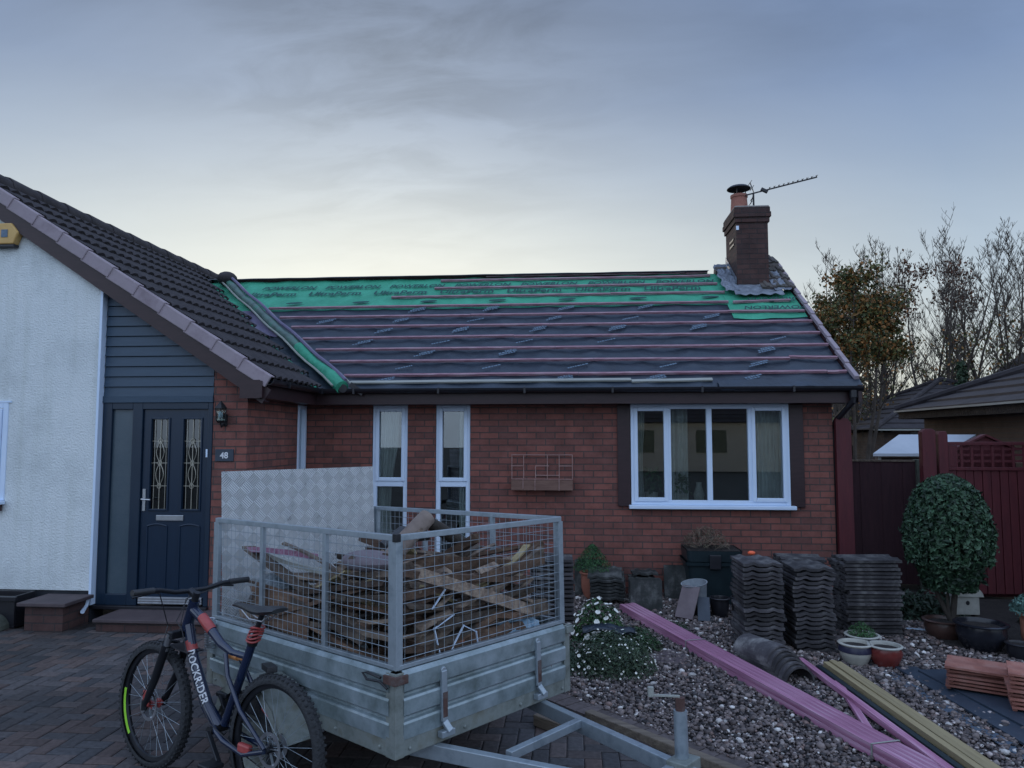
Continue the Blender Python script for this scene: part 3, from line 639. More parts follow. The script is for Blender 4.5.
# backside of roof (rear slope) and ridge board
m=MB(); m.add([(-2.8,YR,ZR-.03),(XL,YR,ZR-.03),(XL,2*YR+.4,ZG-.1),(-2.8,2*YR+.4,ZG-.1)],[(0,1,2,3)]); m.build('rear_slope',DARKM,H)
m=MB(); m.grid(lambda u,v:(-2.75+u*(5.35+2.75),YR-.11+v*.2,ZR-.055+.085*math.sin(math.pi*(.25+v*.6))+.006*noise.noise(Vector((u*20,v,0)))),120,5); m.build('ridge_membrane',DARKM,H,smooth=True,fixn=False)
bi=random.Random(11)
def batten(s,xa,xb,mat=BATTEN,w=.036,h=.028):
    x=xa; m=MB(); hh=.022
    while x<xb-.01:
        L=min(xb-x,bi.uniform(2.2,3.6)); n=8
        o0=bi.gauss(0,.010); o1=bi.gauss(0,.010)
        pts=[RP(x+L*i/n, s+o0+(o1-o0)*i/n, hh+.003*noise.noise(Vector((x+i,s,0)))) for i in range(n+1)]
        for a,b in zip(pts,pts[1:]): m.bar(a,b,w,h,up=(0,-SP,CP))
        x+=L+.004
    return m.build('batten',mat,H,fixn=False)
g=.342; s=.312
for i in range(7):
    ss=.312+g*i; xs=valley_x(ss)+.50
    if i==6: batten(ss,xs,5.45)
    elif i==5: batten(ss,xs,XL-.03)
    else: batten(ss,xs,XL-.02)
batten(SG-.0-.0+.0,5.5,XL-.12)
batten(SG+g,.55,5.45); batten(SG+2*g,1.15,5.4); batten(SG+3*g-.05,1.2,5.35); batten(.13,.6,4.85,PALEW,.05,.02)
batten(SL-.06,1.9,5.33,BATTEN,.03,.02)
# print on green membrane
def MR(x,s,h=.03,rot=0): return Matrix.Translation(RP(x,s,h))@Matrix.Rotation(PT,4,'X')@Matrix.Rotation(rot,4,'Z')
mes=[];x=valley_x(2.9)+.52+.03
k=0
while x<5.0:
    mes.append(text_mesh('a','POWERLON',.165,PRINTG,None,MR(x,3.10,.020),shear=.25,sx=.93,bold=.003)); x+=1.02
x=valley_x(2.9)+.35
while x<4.9:
    mes.append(text_mesh('a','UltraPerm',.20,PRINTG,None,MR(x,2.84,.020),shear=.12,sx=.98,bold=.003)); x+=1.02
merge_meshes('printed_lettering',mes,PRINTG,H)
mes=[]
for x in (5.62,6.5):
    if x<5.8: 
        mes.append(text_mesh('a','POWERLON',.155,PRINTG,None,MR(x+.70+.12,2.18,.032,math.pi),shear=.25,sx=.95,bold=.003))
        mes.append(text_mesh('a','UltraPerm',.19,PRINTG,None,MR(x+.72+.1,2.47,.032,math.pi),shear=.12,sx=.9,bold=.003))
merge_meshes('printed_lettering',mes,PRINTG,H)
m=MB(); x=-.9
while x<5.3:
    c=MR(x,2.55,.02)
    m.prism([(.12*math.cos(a)+.04*math.sin(a),.032*math.sin(a)) for a in [i*math.pi/10 for i in range(20)]],0,.002,c); x+=1.02
m.build('printed_mark',PRINTG,H,fixn=False)
m=MB(); pr2=random.Random(4)
for i in range(7):
    sm=.312+g*(i-.5)+.02; x=valley_x(sm)+.9+((i*.47)%1.07)+ (0)
    while x<XL-.45:
        if not (i>=5 and x>5.3) and pr2.random()<.82:
            c=MR(x,sm,.016,R(24)); big=(i%2==0)
            rows=pr2.choice([2,3]) if big else pr2.choice([1,2])
            for rw in range(rows):
                px=-.16+rw*.05+pr2.uniform(0,.05)
                while px<.10+rw*.03:
                    ww=pr2.uniform(.012,.035); m.box((px,rw*.036,0),(px+ww,rw*.036+(.024 if rw!=1 else .03),.001),c); px+=ww+pr2.uniform(.006,.012)
        x+=1.07+pr2.uniform(-.03,.03)
m.build('pale_printing',PRINTL,H,fixn=False)
# right verge: bedded purple tiles + mossy remains beside the chimney
s=.10; k=0; vm=MB(); mo=MB()
while s<SL-.02:
    L=.36
    a=RP(XL+.02,s,.035+.02); b=RP(XL+.02,s+L,.035+.0)
    vm.bar(a,b,.055,.05,up=(0,-SP,CP)); s+=.342; k+=1
vm.build('verge_tiles',VERGE,H,bevel=.006)
for r_ in range(4):
    s=SG+.33+.33*r_
    for q in range(3):
        xx=5.98+q*.155+ (0.0); 
        if xx>XL: continue
        mo.bar(RP(xx+.07,s-.01+bi.gauss(0,.01),.06+.03),RP(xx+.07,s+.36,.035+.01),.15,.03,up=(0,-SP,CP)); mo.tube([RP(xx+.07,s-.01,.095),RP(xx+.07,s+.35,.065)],.03,8)
mo.build('mossy_tiles',TILEP,H)
m=MB(); 
for q in range(2): MB().tube([(5.98+q*.28,YR+.0,ZR+.02),(6.24+q*.16,YR,ZR+.02+.01*q)],.10,12).build('ridge_tile',TILEP,H)
MB().tube([(5.45,YR,ZR+.0),(5.62,YR,ZR+.0)],.085,10).build('ridge_tile',TILEP,H)
MB().box((XL-.01,YE-.05,2.21),(XL+.03,YE+.3,2.40)).build('barge_end',BROWN,H)
bb=MB(); bb.bar(RP(XL+.01,-.05,-.07),RP(XL+.01,SL,-.07),.03,.14,up=(0,-SP,CP)); bb.build('bargeboard',BROWN,H)

# ---- wing roof : tiles with real profile
def WP(y,s,h=0): return Vector((XE-s*CP+h*SP, y, ZG+s*SP+h*CP))
WSL=(XE-RX)/CP
def tile_prof(y):
    t=(y%.30)/.30
    return .034*max(0,math.cos((t-.25)*2*math.pi*1.0))**1.0+.034*max(0,math.cos((t-.75)*2*math.pi))**1.0
m=MB(); G1=.335; rows=int(WSL/G1)+1; dy=.0215
for i in range(rows):
    s0=i*G1-.03; s1=min(s0+G1+.03,WSL)
    # tiles stop short of the valley
    def yend(s): 
        return min(WYB, max(WF-.1, YE+ (s*CP) -.16 + .10*math.sin(i*2.3)))
    ye=yend(s0+.17) if s0*CP<(YR-YE)-.1 else WYB
    n=int((ye-(WF-.10))/dy)
    if n<2: continue
    vs=[];fs=[]
    for k in range(n+1):
        y=WF-.10+k*dy; h=tile_prof(y); j=.004*noise.noise(Vector((math.floor(y/.3),i,0)))
        vs+= [WP(y,s0,h+.018),WP(y,s0,h+.046+j),WP(y,s1,h+.012)]
    for k in range(n):
        a=k*3;b=a+3; fs+=[(a,b,b+1,a+1),(a+1,b+1,b+2,a+2)]
    m.add(vs,fs)
m.build('tiled_roof',TILE,H,fixn=False)
m=MB(); m.add([WP(WF-.12,-.03,-.005),WP(WYB,-.03,-.005),WP(WYB,WSL,-.005),WP(WF-.12,WSL,-.005)],[(0,1,2,3)]); 
m.add([(RX,WF-.12,RZ),(RX,WYB,RZ),(2*RX-XE,WYB,ZG),(2*RX-XE,WF-.12,ZG)],[(0,1,2,3)]); m.build('roof_deck',DARKM,H)
m=MB(); y=WF-.14; k=0
while y<WYB:
    m.tube([(RX,y,RZ+.015),(RX,y+.44,RZ+.005)],[.125,.118],12); y+=.44
m.build('ridge_tiles',TILE,H,smooth=True)
# green membrane strip along the valley (wing side), and rolled strip lying in it
m=MB(); m.grid(lambda u,v: WP(min(WYB,YE+(.05+v*WSL)*CP-.42+u*.80+.03*math.sin(v*30)) ,.02+v*(2.95/CP-.02)*1.0,.008+.012*noise.noise(Vector((u*4,v*14,0)))),10,50); m.build('valley_membrane',GREENM,H,smooth=True,fixn=False)
vd=Vector((-1,1,TP)).normalized()
V0=Vector((XE,YE,ZG))
def VP(t,dx=0,h=0): return V0+vd*t+Vector((dx,0,h))
VL=3.0/ (1/ math.sqrt(2+TP*TP))
pts=[VP(-.12+VL*i/16*.92,.24,.07+.012*math.sin(i*1.3)) for i in range(17)]
m=MB(); m.tube(pts[:6],[.080+.012*math.sin(i*1.7)-.003*i for i in range(6)],12); m.build('valley_roll',GREENM,H,smooth=True)
m=MB(); m.tube(pts[5:],[.062+.010*math.sin(i*2.1) for i in range(12)],10); m.build('valley_trough',noisy('dusty green grey membrane',(.035,.075,.065),(.10,.16,.145),scale=5,rough=.5,bump=.8,c3=(.05,.22,.15)),H,smooth=True)
m=MB(); m.tube([p+Vector((-.11,-.02,.02)) for p in pts],.014,6); m.tube([p+Vector((.10,.0,.045)) for p in pts],.012,6); m.build('valley_lath',PALEW,H,smooth=True)
m=MB(); m.tube([p+Vector((.04,-.0,.085)) for p in pts],.022,6); m.build('valley_liner',LILM,H,smooth=True)
m=MB(); c=VP(-.13,.25,.06); m.add([c+Vector((.05*math.cos(a),-.012,.05*math.sin(a))) for a in [i*math.pi/8 for i in range(16)]],[tuple(range(16))]); m.bar(c+Vector((.08,0,.05)),c+Vector((.22,.05,-.06)),.02,.06); m.build('valley_roll_end',BLACKP,H,fixn=False)
m=MB(); c=VP(VL*.92,.24,.12); m.sphere(c,.13,14,8,(1.2,1.3,.9)); m.build('valley_cap_tile',TILE,H,smooth=True)
# verge cloaks on the wing front
vy=WF-.14; s=-.04; k=0; m=MB()
while s<WSL-.1:
    a=WP(vy,s,.036); b=WP(vy,s+.36,.018)
    n=Vector((SP,0,CP)); 
    m.bar(a-n*.037+Vector((0,-.012,0)),b-n*.035+Vector((0,-.0,0)),.03,.125,up=n); m.bar(a+n*.022+Vector((0,.02,0)),b+n*.022+Vector((0,.02,0)),.075,.018,up=n)
    s+=.335
m.build('verge_tiles',VERGE,H,bevel=.008)
m=MB(); n=Vector((SP,0,CP)); m.bar(WP(vy+.02,-.10,-.135),WP(vy+.02,WSL,-.135),.028,.16,up=n); m.bar(WP(vy+.09,-.10,-.19),WP(vy+.09,WSL,-.19),.12,.012,up=n); m.build('bargeboard',BROWN,H)

# ---- chimney
CX0,CX1,CY0,CY1=5.665,6.12,2.07,2.80; CZ=4.97
m=MB(); m.box((CX0,CY0,3.4),(CX1,CY1,CZ))
m.box((CX0-.022,CY0-.022,CZ),(CX1+.022,CY1+.022,CZ+.075)); m.box((CX0-.042,CY0-.042,CZ+.075),(CX1+.042,CY1+.042,CZ+.15)); m.box((CX0-.03,CY0-.03,CZ+.15),(CX1+.03,CY1+.03,CZ+.225))
ch=m.build('chimney',BR2,H,bevel=.006)
m=MB(); m.prism([(CX0-.02,CY0-.02),(CX1+.02,CY0-.02),(CX1+.02,CY1+.02),(CX0-.02,CY1+.02)],CZ+.225,CZ+.25); m.build('flaunching',CEM,ch,bevel=.01)
pc=(5.84,2.62,CZ+.24)
MB().lathe([(.001,0),(.145,0),(.135,.05),(.118,.30),(.13,.31),(.13,.35),(.10,.35),(.10,.1)],24,pc).build('chimney_pot',POTC,ch,smooth=True)
m=MB(); 
for a in (0,2.1,4.2): m.bar((pc[0]+.10*math.cos(a),pc[1]+.10*math.sin(a),pc[2]+.33),(pc[0]+.10*math.cos(a),pc[1]+.10*math.sin(a),pc[2]+.44),.012,.012)
m.lathe([(.001,.515),(.07,.508),(.14,.485),(.18,.455),(.18,.445),(.14,.46),(.001,.48)],24,pc); m.build('cowl',DARKMET,ch,smooth=True)
# lead flashing
m=MB()
m.grid(lambda u,v:(CX0-.10+u*(CX1-CX0+.2), CY0-.004-.30*(1-v)*CP-.004, 0) ,1,1) if False else None
sC=(CY0-YE)/CP
def lead(x,s,h): return RP(x,s,h)
m.grid(lambda u,v: RP(CX0-.10+u*(CX1-CX0+.22), sC-.36+.36*v+.025*math.sin(u*25)*(1-v), .07+.02*noise.noise(Vector((u*7,v*4,2)))),30,8)
m.grid(lambda u,v:(CX0-.02+u*(CX1-CX0+.04), CY0-.012, ZG+TP*(CY0-YE)-.01+v*.07),6,2)
m.grid(lambda u,v: RP(CX0-.22+.21*u+.02*math.sin(v*20), sC-.2+v*1.05, .07+.02*noise.noise(Vector((u*5,v*9,4)))),8,24)
m.grid(lambda u,v: RP(CX1+.01+.22*u+.03*math.sin(v*12)*u, sC-.25+v*.75, .09+.03*noise.noise(Vector((u*5,v*9,7)))),8,18)
for q in range(7):
    yy=CY0+.02+q*.10; zz=ZG+TP*(yy-YE)
    m.add([(CX0-.008,yy,zz),(CX0-.008,yy+.12,zz+.05),(CX0-.008,yy+.12,zz+.24),(CX0-.008,yy,zz+.17)],[(0,1,2,3)])
m.build('flashing',LEAD,ch,fixn=False,solid=.004)
MB().box((CX0-.003,CY0-.012,CZ-.11),(CX0+.035,CY0-.001,CZ-.05)).build('bracket',UPVC,ch)
m=MB()
for q in range(2): m.box((CX0-.012,CY0+.15,CZ-.22-q*.08),(CX0-.001,CY0+.42,CZ-.19-q*.08))
m.build('fixing_strap',DARKMET,ch)
# aerial (fixed to the chimney, separate thing)
a0=Vector((6.03,2.5,CZ+.25))
t=thing('tv_aerial','rake shaped television aerial on a short mast at the top of the chimney','aerial',a0)
b0=Vector((-.12,0,.30)); b1=Vector((.92,-.1,.52)); bd=(b1-b0)
m=MB().tube([(0,0,-.02),(0,0,.33)],.014,8); m.build('mast',DARKMET,t)
m=MB().bar(b0,b1,.018,.018)
for i in range(11):
    p=b0+bd*(.34+.065*i); m.tube([p-Vector((.01,.1,-.0)),p+Vector((.01,.1,.02))],.004,5); m.tube([p,p+Vector((0,0,.03))],.007,5)
m.build('boom',DARKMET,t)
m=MB(); rr=b0+bd*.12
for q in (-.16,-.08,.08,.16): m.tube([rr+Vector((-abs(q)*.35,-.12,q)),rr+Vector((-abs(q)*.35,.12,q))],.005,5)
m.bar(rr+Vector((-.055,0,-.17)),rr,.012,.012); m.bar(rr+Vector((-.055,0,.17)),rr,.012,.012); m.build('reflector',DARKMET,t)
m=MB().box((-.05,-.02,-.02),(.06,.02,.03),Matrix.Translation(b0+bd*.26)@Matrix.Rotation(.5,4,'Y')); m.build('dipole_box',DARKMET,t,bevel=.006)

# ---- things fixed to the wing front
t=thing('wall_lantern','small dark carriage lantern on the brick pier above the house number','wall lamp',(-.235,WF,1.98))
m=MB().box((-.03,-.02,-.05),(.03,0,.07)); m.tube([(0,-.02,-.03),(0,-.07,-.06),(0,-.09,-.02)],.008,6); m.build('bracket',DARKMET,t)
m=MB().lathe([(.001,-.02),(.03,-.02),(.045,-.0),(.05,.005)],6,(0,-.09,0)); m.lathe([(.065,.125),(.04,.16),(.012,.19),(.001,.20)],6,(0,-.09,0))
for k in range(6):
    a=k*math.pi/3; m.bar((.043*math.cos(a),-.09+.043*math.sin(a),0),(.056*math.cos(a),-.09+.056*math.sin(a),.13),.006,.006)
m.build('cage',DARKMET,t); MB().lathe([(.040,.003),(.052,.126)],6,(0,-.09,0)).build('glass',LAMPG,t); MB().sphere((0,-.09,.06),.022,10,6,(1,1,1.6)).build('bulb',UPVC,t,smooth=True)
t=thing('house_number_sign','black slate house number sign reading 48 beside the front door','number sign',(-.225,WF,1.64))
MB().box((-.095,-.014,-.06),(.095,-.001,.06)).build('plaque',GUN,t,bevel=.003)
link_mesh('numerals',text_mesh('n','48',.085,WHITEP,None,Matrix.Translation((0,-.0155,-.03))@Matrix.Rotation(R(90),4,'X'),align='CENTER',bold=.002),t)
t=thing('alarm_box','yellow burglar alarm box high on the white gable wall','alarm box',(-2.60,WF-.07,3.90))
hexp=[(-.19,.02),(-.12,.12),(.10,.12),(.18,.02),(.13,-.10),(-.14,-.10)]
Mx=Matrix.Rotation(R(90),4,'X'); MB().prism(hexp,.0,.085,Mx).build('cover',YELL,t,bevel=.012)
MB().prism([(-.14,-.125),(.13,-.125),(.14,-.10),(-.15,-.10)],.005,.075,Mx).build('base',BLACKP,t,bevel=.004)
MB().box((.0,-.09,-.03),(.07,-.0865,.05)).build('badge',PRINTL,t)
# trellis planter on the main wall
t=thing('wall_planter','brown trough with wire trellis hung on the brick wall left of the bow window','wall planter',(2.885,0,1.2))
m=MB().box((-.36,-.15,-.0),(.36,-.02,.115)); m.build('trough',TERRA if False else noisy('brown wood trough',(.14,.075,.06),(.20,.115,.09),scale=6,rough=.8,stretch=(1,6,6)),t,bevel=.006)
m=MB(); 
for (a,b) in [((-.37,.41),(.36,.41)),((-.37,.28),(-.22,.28)),((-.08,.28),(.08,.28)),((.2,.28),(.36,.28)),((-.08,.17),(.2,.17)),((-.36,.125),(.36,.125))]: m.tube([(a[0],-.03,a[1]),(b[0],-.03,b[1])],.005,6)
for (x,za,zb) in [(-.36,.12,.41),(-.22,.02,.41),(-.08,.0,.28),(.06,.12,.41),(.2,.0,.41),(.355,.14,.41)]: m.tube([(x,-.155 if za<.12 else -.03,za),(x,-.155 if za<.12 else -.03,.13),(x,-.03,.14),(x,-.03,zb)],.005,6)
m.build('trellis',noisy('rusty pink wire',(.30,.18,.16),(.42,.28,.26),scale=20,rough=.8,bump=0),t)

# ---- step, pillar
t=thing('door_step','low slate slab step with a brick riser in front of the navy front door','doorstep',(-.6,-1.8,0))
m=MB().box((-.62,-.27,-.02),(.82,.16,.09)); m.build('riser',BR2,t); MB().box((-.64,-.30,.091),(.83,.16,.122)).build('slab',SLAB,t,bevel=.006)
t=thing('brick_pillar','short brick pier with a slate cap beside the doorstep and white wall','pier',(-1.72,-1.9,0))
MB().box((-.19,-.20,-.02),(.19,.17,.235)).build('brickwork',BR2,t); MB().box((-.24,-.25,.236),(.24,.17,.27)).build('cap',SLAB,t,bevel=.006)
mb=MB().box((.19,-.20,-.02),(.5,-.0,.06)); 
t=thing('planter_trough','black plastic trough at the foot of the white wall, far left','trough',(-2.5,-1.88,0))
m=MB(); m.box((-.5,-.14,0),(.42,.13,.02)); 
for q in ((-.5,-.14,.42,-.12),(-.5,.11,.42,.13),(-.5,-.12,-.48,.11),(.40,-.12,.42,.11)): m.box((q[0],q[1],.02),(q[2],q[3],.3))
m.box((-.53,-.17,.26),(.45,-.141,.30)); m.build('trough_body',BLACKP,t,bevel=.005); MB().box((-.48,-.12,.2),(.40,.11,.25)).build('compost',SOIL,t)
t=thing('coping_stone','rounded grey concrete piece lying on the paving at the far left','concrete piece',(-2.28,-2.12,0),.1)
m=MB(); pr_=[(.17*math.cos(math.pi*i/10),.15*math.sin(math.pi*i/10)) for i in range(11)]; m.prism(pr_+[(x*.6,y*.5) for x,y in pr_[::-1]],-.1,.1,Matrix.Rotation(R(90),4,'X')); m.build('stone_body',GPOST,t,bevel=.01)
t=thing('drain_cap','small white plastic waste pipe at the foot of the wall corner','waste pipe',(-1.53,-1.79,0))
m=MB().tube([(0,.05,.25),(0,.02,.17),(.01,-.03,.14),(.04,-.09,.135)],.02,8); m.build('pipe',UPVC,t,smooth=True)

# ------------------------------------------------------------------ trailer
tb=Vector((.6057,.7957,-.0101)).normalized(); ta=Vector((-.7957,.6057,-.0274)).normalized(); tu=tb.cross(ta).normalized(); ta=tu.cross(tb)
TO=Vector((2.438,-5.350,.366)); TM=Matrix((tb,ta,tu)).transposed().to_4x4(); TM.translation=TO
T=thing('trailer','galvanised box trailer with a wire mesh cage, full of old timber, parked on the driveway','trailer',mat=TM)
TW,TL,TH,TC=1.26,1.80,.377,.62
def tl(*p): return Vector(p)
def panel(L,M,name='side_panel'):
    # pressed sheet with two grooves: profile (out, z)
    pf=[(0,.075),(.012,.078),(.016,.142),(.013,.150),(-.002,.156),(-.004,.170),(.001,.174),(.017,.186),(.018,.248),(.014,.256),(-.002,.262),(-.004,.276),(.001,.280),(.018,.292),(.018,.360),(.004,.377),(-.02,.377),(-.02,.37)]
    m=MB(); vs=[M@Vector((x,-o,z)) for x in (0.03,L-.03) for o,z in pf]; n=len(pf)
    m.add(vs,[(i,i+1,n+i+1,n+i) for i in range(n-1)]); p=m.build(name,GALVP,T,fixn=False,solid=.004)
    q=MB()  # added bright steel strips standing in for the sky highlight on the groove lips
    for z_ in (.1835,.2895): q.bar(M@Vector((.05,-.0155,z_)),M@Vector((L-.05,-.0155,z_)),.006,.005)
    q.build('rib_highlight',STEEL,p,fixn=False); return p
I4=Matrix.Identity(4)
panel(TW,I4,'front_panel')
panel(TL,Matrix.Translation((0,TL,0))@Matrix.Rotation(R(-90),4,'Z'))
panel(TW,Matrix.Translation((TW,TL,0))@Matrix.Rotation(R(180),4,'Z'),'rear_panel')
panel(TL,Matrix.Translation((TW,0,0))@Matrix.Rotation(R(90),4,'Z'))
# chassis rails round the bottom
m=MB(); e=.012
m.box((-e,-e,0),(TW+e,.03,.078)); m.box((-e,TL-.03,0),(TW+e,TL+e,.078)); m.box((-e,.03,0),(.03,TL-.03,.078)); m.box((TW-.03,.03,0),(TW+e,TL-.03,.078)); m.build('chassis_rail',GALVD,T,bevel=.004)
MB().box((.03,.03,.06),(TW-.03,TL-.03,.075)).build('floor',GALVD,T)
m=MB()
for x,y in ((0,0),(TW,0),(0,TL),(TW,TL)):
    sx=1 if x==0 else -1; sy=1 if y==0 else -1
    q=MB(); ee=.016
    q.box((min(x-sx*ee,x+sx*.035),min(y-sy*ee,y-sy*.006),.0),(max(x-sx*ee,x+sx*.035),max(y-sy*ee,y-sy*.006),.374))
    q.box((min(x-sx*ee,x-sx*.006),min(y-sy*.006,y+sy*.055),.0),(max(x-sx*ee,x-sx*.006),max(y-sy*.006,y+sy*.055),.374))
    q.build('corner_post',GALVD,T,bevel=.002)
# bolts
m=MB()
for x in (.07,.42,.84,1.2): MB().sphere((x,-.014,.03),.009,8,5).build('bolt',GALVD,T)
for y in (.1,.45,.9,1.3,1.7): MB().sphere((-.014,y,.035),.009,8,5).build('bolt',GALVD,T)

# drop bars on front
for x in (.27,.975):
    q=MB().bar((x,-.026,.335),(x,-.030,.10),.034,.018,up=(0,1,0)); q.tube([(x,-.03,.335),(x,-.018,.335)],.018,10); 
    q.bar((x,-.03,.10),(x+.018,-.055,.055),.032,.02,up=(0,1,0)); q.box((x-.03,-.05,.03),(x+.055,-.013,.06)); b=q.build('drop_bar',GALV,T,bevel=.004)
    MB().box((x-.014,-.040,.12),(x+.014,-.0355,.235)).build('rust_stain_plate',RUST,b)
# latch at the near corner
q=MB().box((-.018,-.03,.325),(.05,-.017,.365)); q.box((-.030,-.03,.325),(-.0165,.06,.365)); q.build('latch_plate',RUST,T,bevel=.003)
q=MB().tube([(-.035,.07,.35),(-.04,.16,.36),(-.04,.20,.352),(-.045,.16,.33),(-.04,.07,.335),(-.035,.02,.31)],.006,6); q.build('latch_hook',DARKMET,T,smooth=True)
q=MB().box((TW-.03,-.035,.33),(TW+.035,-.018,.37)); q.box((TW+.02,-.035,.33),(TW+.034,.04,.37)); q.build('latch_plate',GALVD,T,bevel=.003)
# cage
ZB=TH+.005; ZT=TH+TC
def cage(P0,P1,posts,vs_,hs_=.05,name='cage_panel'):
    P0=Vector(P0);P1=Vector(P1); d=(P1-P0).normalized(); L=(P1-P0).length; up=Vector((0,0,1))
    m=MB(); m.bar(P0+up*(ZT-.014),P1+up*(ZT-.014),.028,.028); m.bar(P0+up*(ZB+.012),P1+up*(ZB+.012),.026,.020)
    for pe in (P0+d*.004,P1-d*.004): m.bar(pe+up*(ZB+.002),pe+up*(ZT-.002),.008,.008,up=d)
    fr_=m.build(name,GALV,T,bevel=.002)
    for s_ in posts:
        w=.04 if s_ in (posts[0],posts[-1]) else .03
        MB().bar(P0+d*s_+up*(ZB),P0+d*s_+up*(ZT-.028),w,.024,up=d.cross(up)).build('upright',GALV,fr_,bevel=.002)
    m=MB(); x=vs_*.5+.01
    while x<L-.01: m.tube([P0+d*x+up*(ZB-.0),P0+d*x+up*(ZT-.02)],.0016,4,cap=False); x+=vs_
    z=ZB+.045; o=d.cross(up)*.0035
    while z<ZT-.03: m.tube([P0+up*z+o,P1+up*z+o],.0016,4,cap=False); z+=hs_
    m.build('wire_mesh',GALV,fr_,fixn=False)
i_=.012
cage((.02,i_,0),(TW-.02,i_,0),[.0,TW-.045],.0625,name='front_cage_panel')
cage((i_,TL-.02,0),(i_,.02,0),[.02,.56,1.19,1.74],.05,name='side_cage_panel')
cage((TW-i_,.02,0),(TW-i_,TL-.02,0),[.02,.55,1.2,1.74],.05,name='side_cage_panel')
cage((.02,TL-i_,0),(TW-.02,TL-i_,0),[0,.6,TW-.045],.0625,name='rear_cage_panel')
MB().box((-.008,-.008,ZT-.032),(.022,.022,ZT+.006)).build('corner_cap',DARKMET,T,bevel=.003)
# drawbar
AP=Vector((.66,-1.34,-.04))
for x in (.17,1.10):
    MB().bar((x,.25,-.035),AP+Vector((-.05 if x<.5 else .05,0,0)),.045,.07).build('drawbar_arm',GALV,T,bevel=.004)
MB().bar((.395,-.33,-.02),(.93,-.33,-.02),.04,.04,up=(0,0,1)).build('drawbar_cross_member',GALV,T,bevel=.003)
MB().bar((.56,-.98,-.02),(.80,-.98,-.02),.04,.04).build('drawbar_cross_member',GALV,T,bevel=.003)
q=MB().tube([(.66,-1.30,.02),(.66,-1.46,.02),(.66,-1.54,-.0)],.035,10); q.bar((.66,-1.35,.05),(.66,-1.50,.10),.03,.02); q.build('coupling',DARKMET,T,smooth=True)
j=Vector((.80,-1.00,0)); q=MB().tube([j+Vector((0,0,-.10)),j+Vector((0,0,.22))],.030,14); jw=q.build('jockey_stand',GALV,T,smooth=True)
MB().tube([j+Vector((0,0,.22)),j+Vector((0,0,.275))],.022,10).build('spindle',RUST,jw,smooth=True)
q=MB().bar(j+Vector((0,0,.28)),j+Vector((-.08,.10,.285)),.012,.008); q.tube([j+Vector((-.08,.10,.28)),j+Vector((-.08,.10,.32))],.014,8); q.build('crank_handle',PALEW,jw)
q=MB().tube([j+Vector((0,0,-.10)),j+Vector((0,0,-.27))],.022,10); q.lathe([(.02,-.03),(.055,-.03),(.07,-.02),(.07,.02),(.055,.03),(.02,.03)],20,(j.x+.0,j.y-.0,-.29),axis='x'); q.build('jockey_wheel',TYRE,jw,smooth=True)
MB().box((.73,-1.06,-.06),(.86,-.96,.02)).build('clamp',GALVD,jw,bevel=.004)
# axle, wheels, mudguards
MB().bar((-.16,.92,-.09),(TW+.16,.92,-.09),.045,.045).build('axle',DARKMET,T)
for x0,sg in ((-.14,-1),(TW+.14,1)):
    c=(x0,.92,-.105); tyre=[(.15,-.06),(.22,-.068),(.25,-.05),(.262,-.02),(.262,.02),(.25,.05),(.22,.068),(.15,.06)]
    w=MB().lathe(tyre,40,c,axis='x').build('wheel',TYRE,T,smooth=True)
    MB().lathe([(.001,.03*1),(.06,.03),(.07,.05),(.12,.02),(.145,.055),(.158,.055),(.158,-.055),(.14,-.05),(.11,-.03),(.05,-.05),(.001,-.05)],28,c,axis='x').build('rim',GALVD,w,smooth=True)
    pts=[(.56,-.02),(.66,.13),(.78,.205),(.92,.225),(1.06,.205),(1.18,.13),(1.28,-.02)]
    m=MB(); a=x0-.10; b=x0+.10
    for (y1,z1),(y2,z2) in zip(pts,pts[1:]): m.add([(a,y1,z1),(b,y1,z1),(b,y2,z2),(a,y2,z2)],[(0,1,2,3)])
    ox=a if sg<0 else b
    n=len(pts); m.add([(ox,y,z) for y,z in pts]+[(ox,.92+(y-.92)*.86,-.03+(z+.03)*.80) for y,z in pts],[(i,i+1,n+i+1,n+i) for i in range(n-1)])
    ix=b if sg<0 else a
    m.add([(ix,y,z) for y,z in pts]+[(ix,pts[-1][0],-.02),(ix,pts[0][0],-.02)],[tuple(range(n+2))])
    m.build('mudguard',GALVD,T,fixn=False,solid=.004)
q=MB().bar((-.17,.84,.30),(-.24,.66,.325),.05,.03); q.tube([(-.14,.95,.22),(-.24,.66,.31)],.01,6); q.build('lamp_bracket',DARKMET,T,bevel=.003)
q=MB(); 
q.tube([(-.055+.03*math.cos(i*.9),1.70+.03*math.sin(i*.9),.22+.0021*i) for i in range(90)],.0045,5); q.build('coil_spring',STEEL,T,smooth=True,fixn=False)

# ---- contents of the trailer (each a thing of its own, in the trailer's frame but top level)
def in_trailer(name,mb_,mat,label,cat,group=None,smooth=False,bevel=0,**k):
    o=mb_.build(name,mat,None,smooth=smooth,bevel=bevel,**k); o.matrix_world=TM@o.matrix_world; return tagp(o,label,cat,group)
cpm=MB(); a,b,c,d=(.0+.03,1.70,.09),(1.20,1.70,.09),(1.20,1.76,1.295),(.02,1.755,1.285)
cp=in_trailer('checker_plate',MB().add([a,b,c,d,(a[0],a[1]+.006,a[2]),(b[0],b[1]+.006,b[2]),(c[0],c[1]+.006,c[2]),(d[0],d[1]+.006,d[2])],[(0,1,2,3),(7,6,5,4),(0,4,5,1),(1,5,6,2),(2,6,7,3),(3,7,4,0)]),CHECK,'pale aluminium checker plate sheet standing upright at the back of the trailer','checker plate',uvxz=(0,2))
tr=random.Random(21)
def topz(x,y):
    # heap surface height above the body bottom
    return .10+ .50+.30*math.exp(-((x-.95)**2+(y-.35)**2)/.30)+.18*math.exp(-((x-.2)**2+(y-.6)**2)/.25)+.05*math.sin(5*x+3*y)
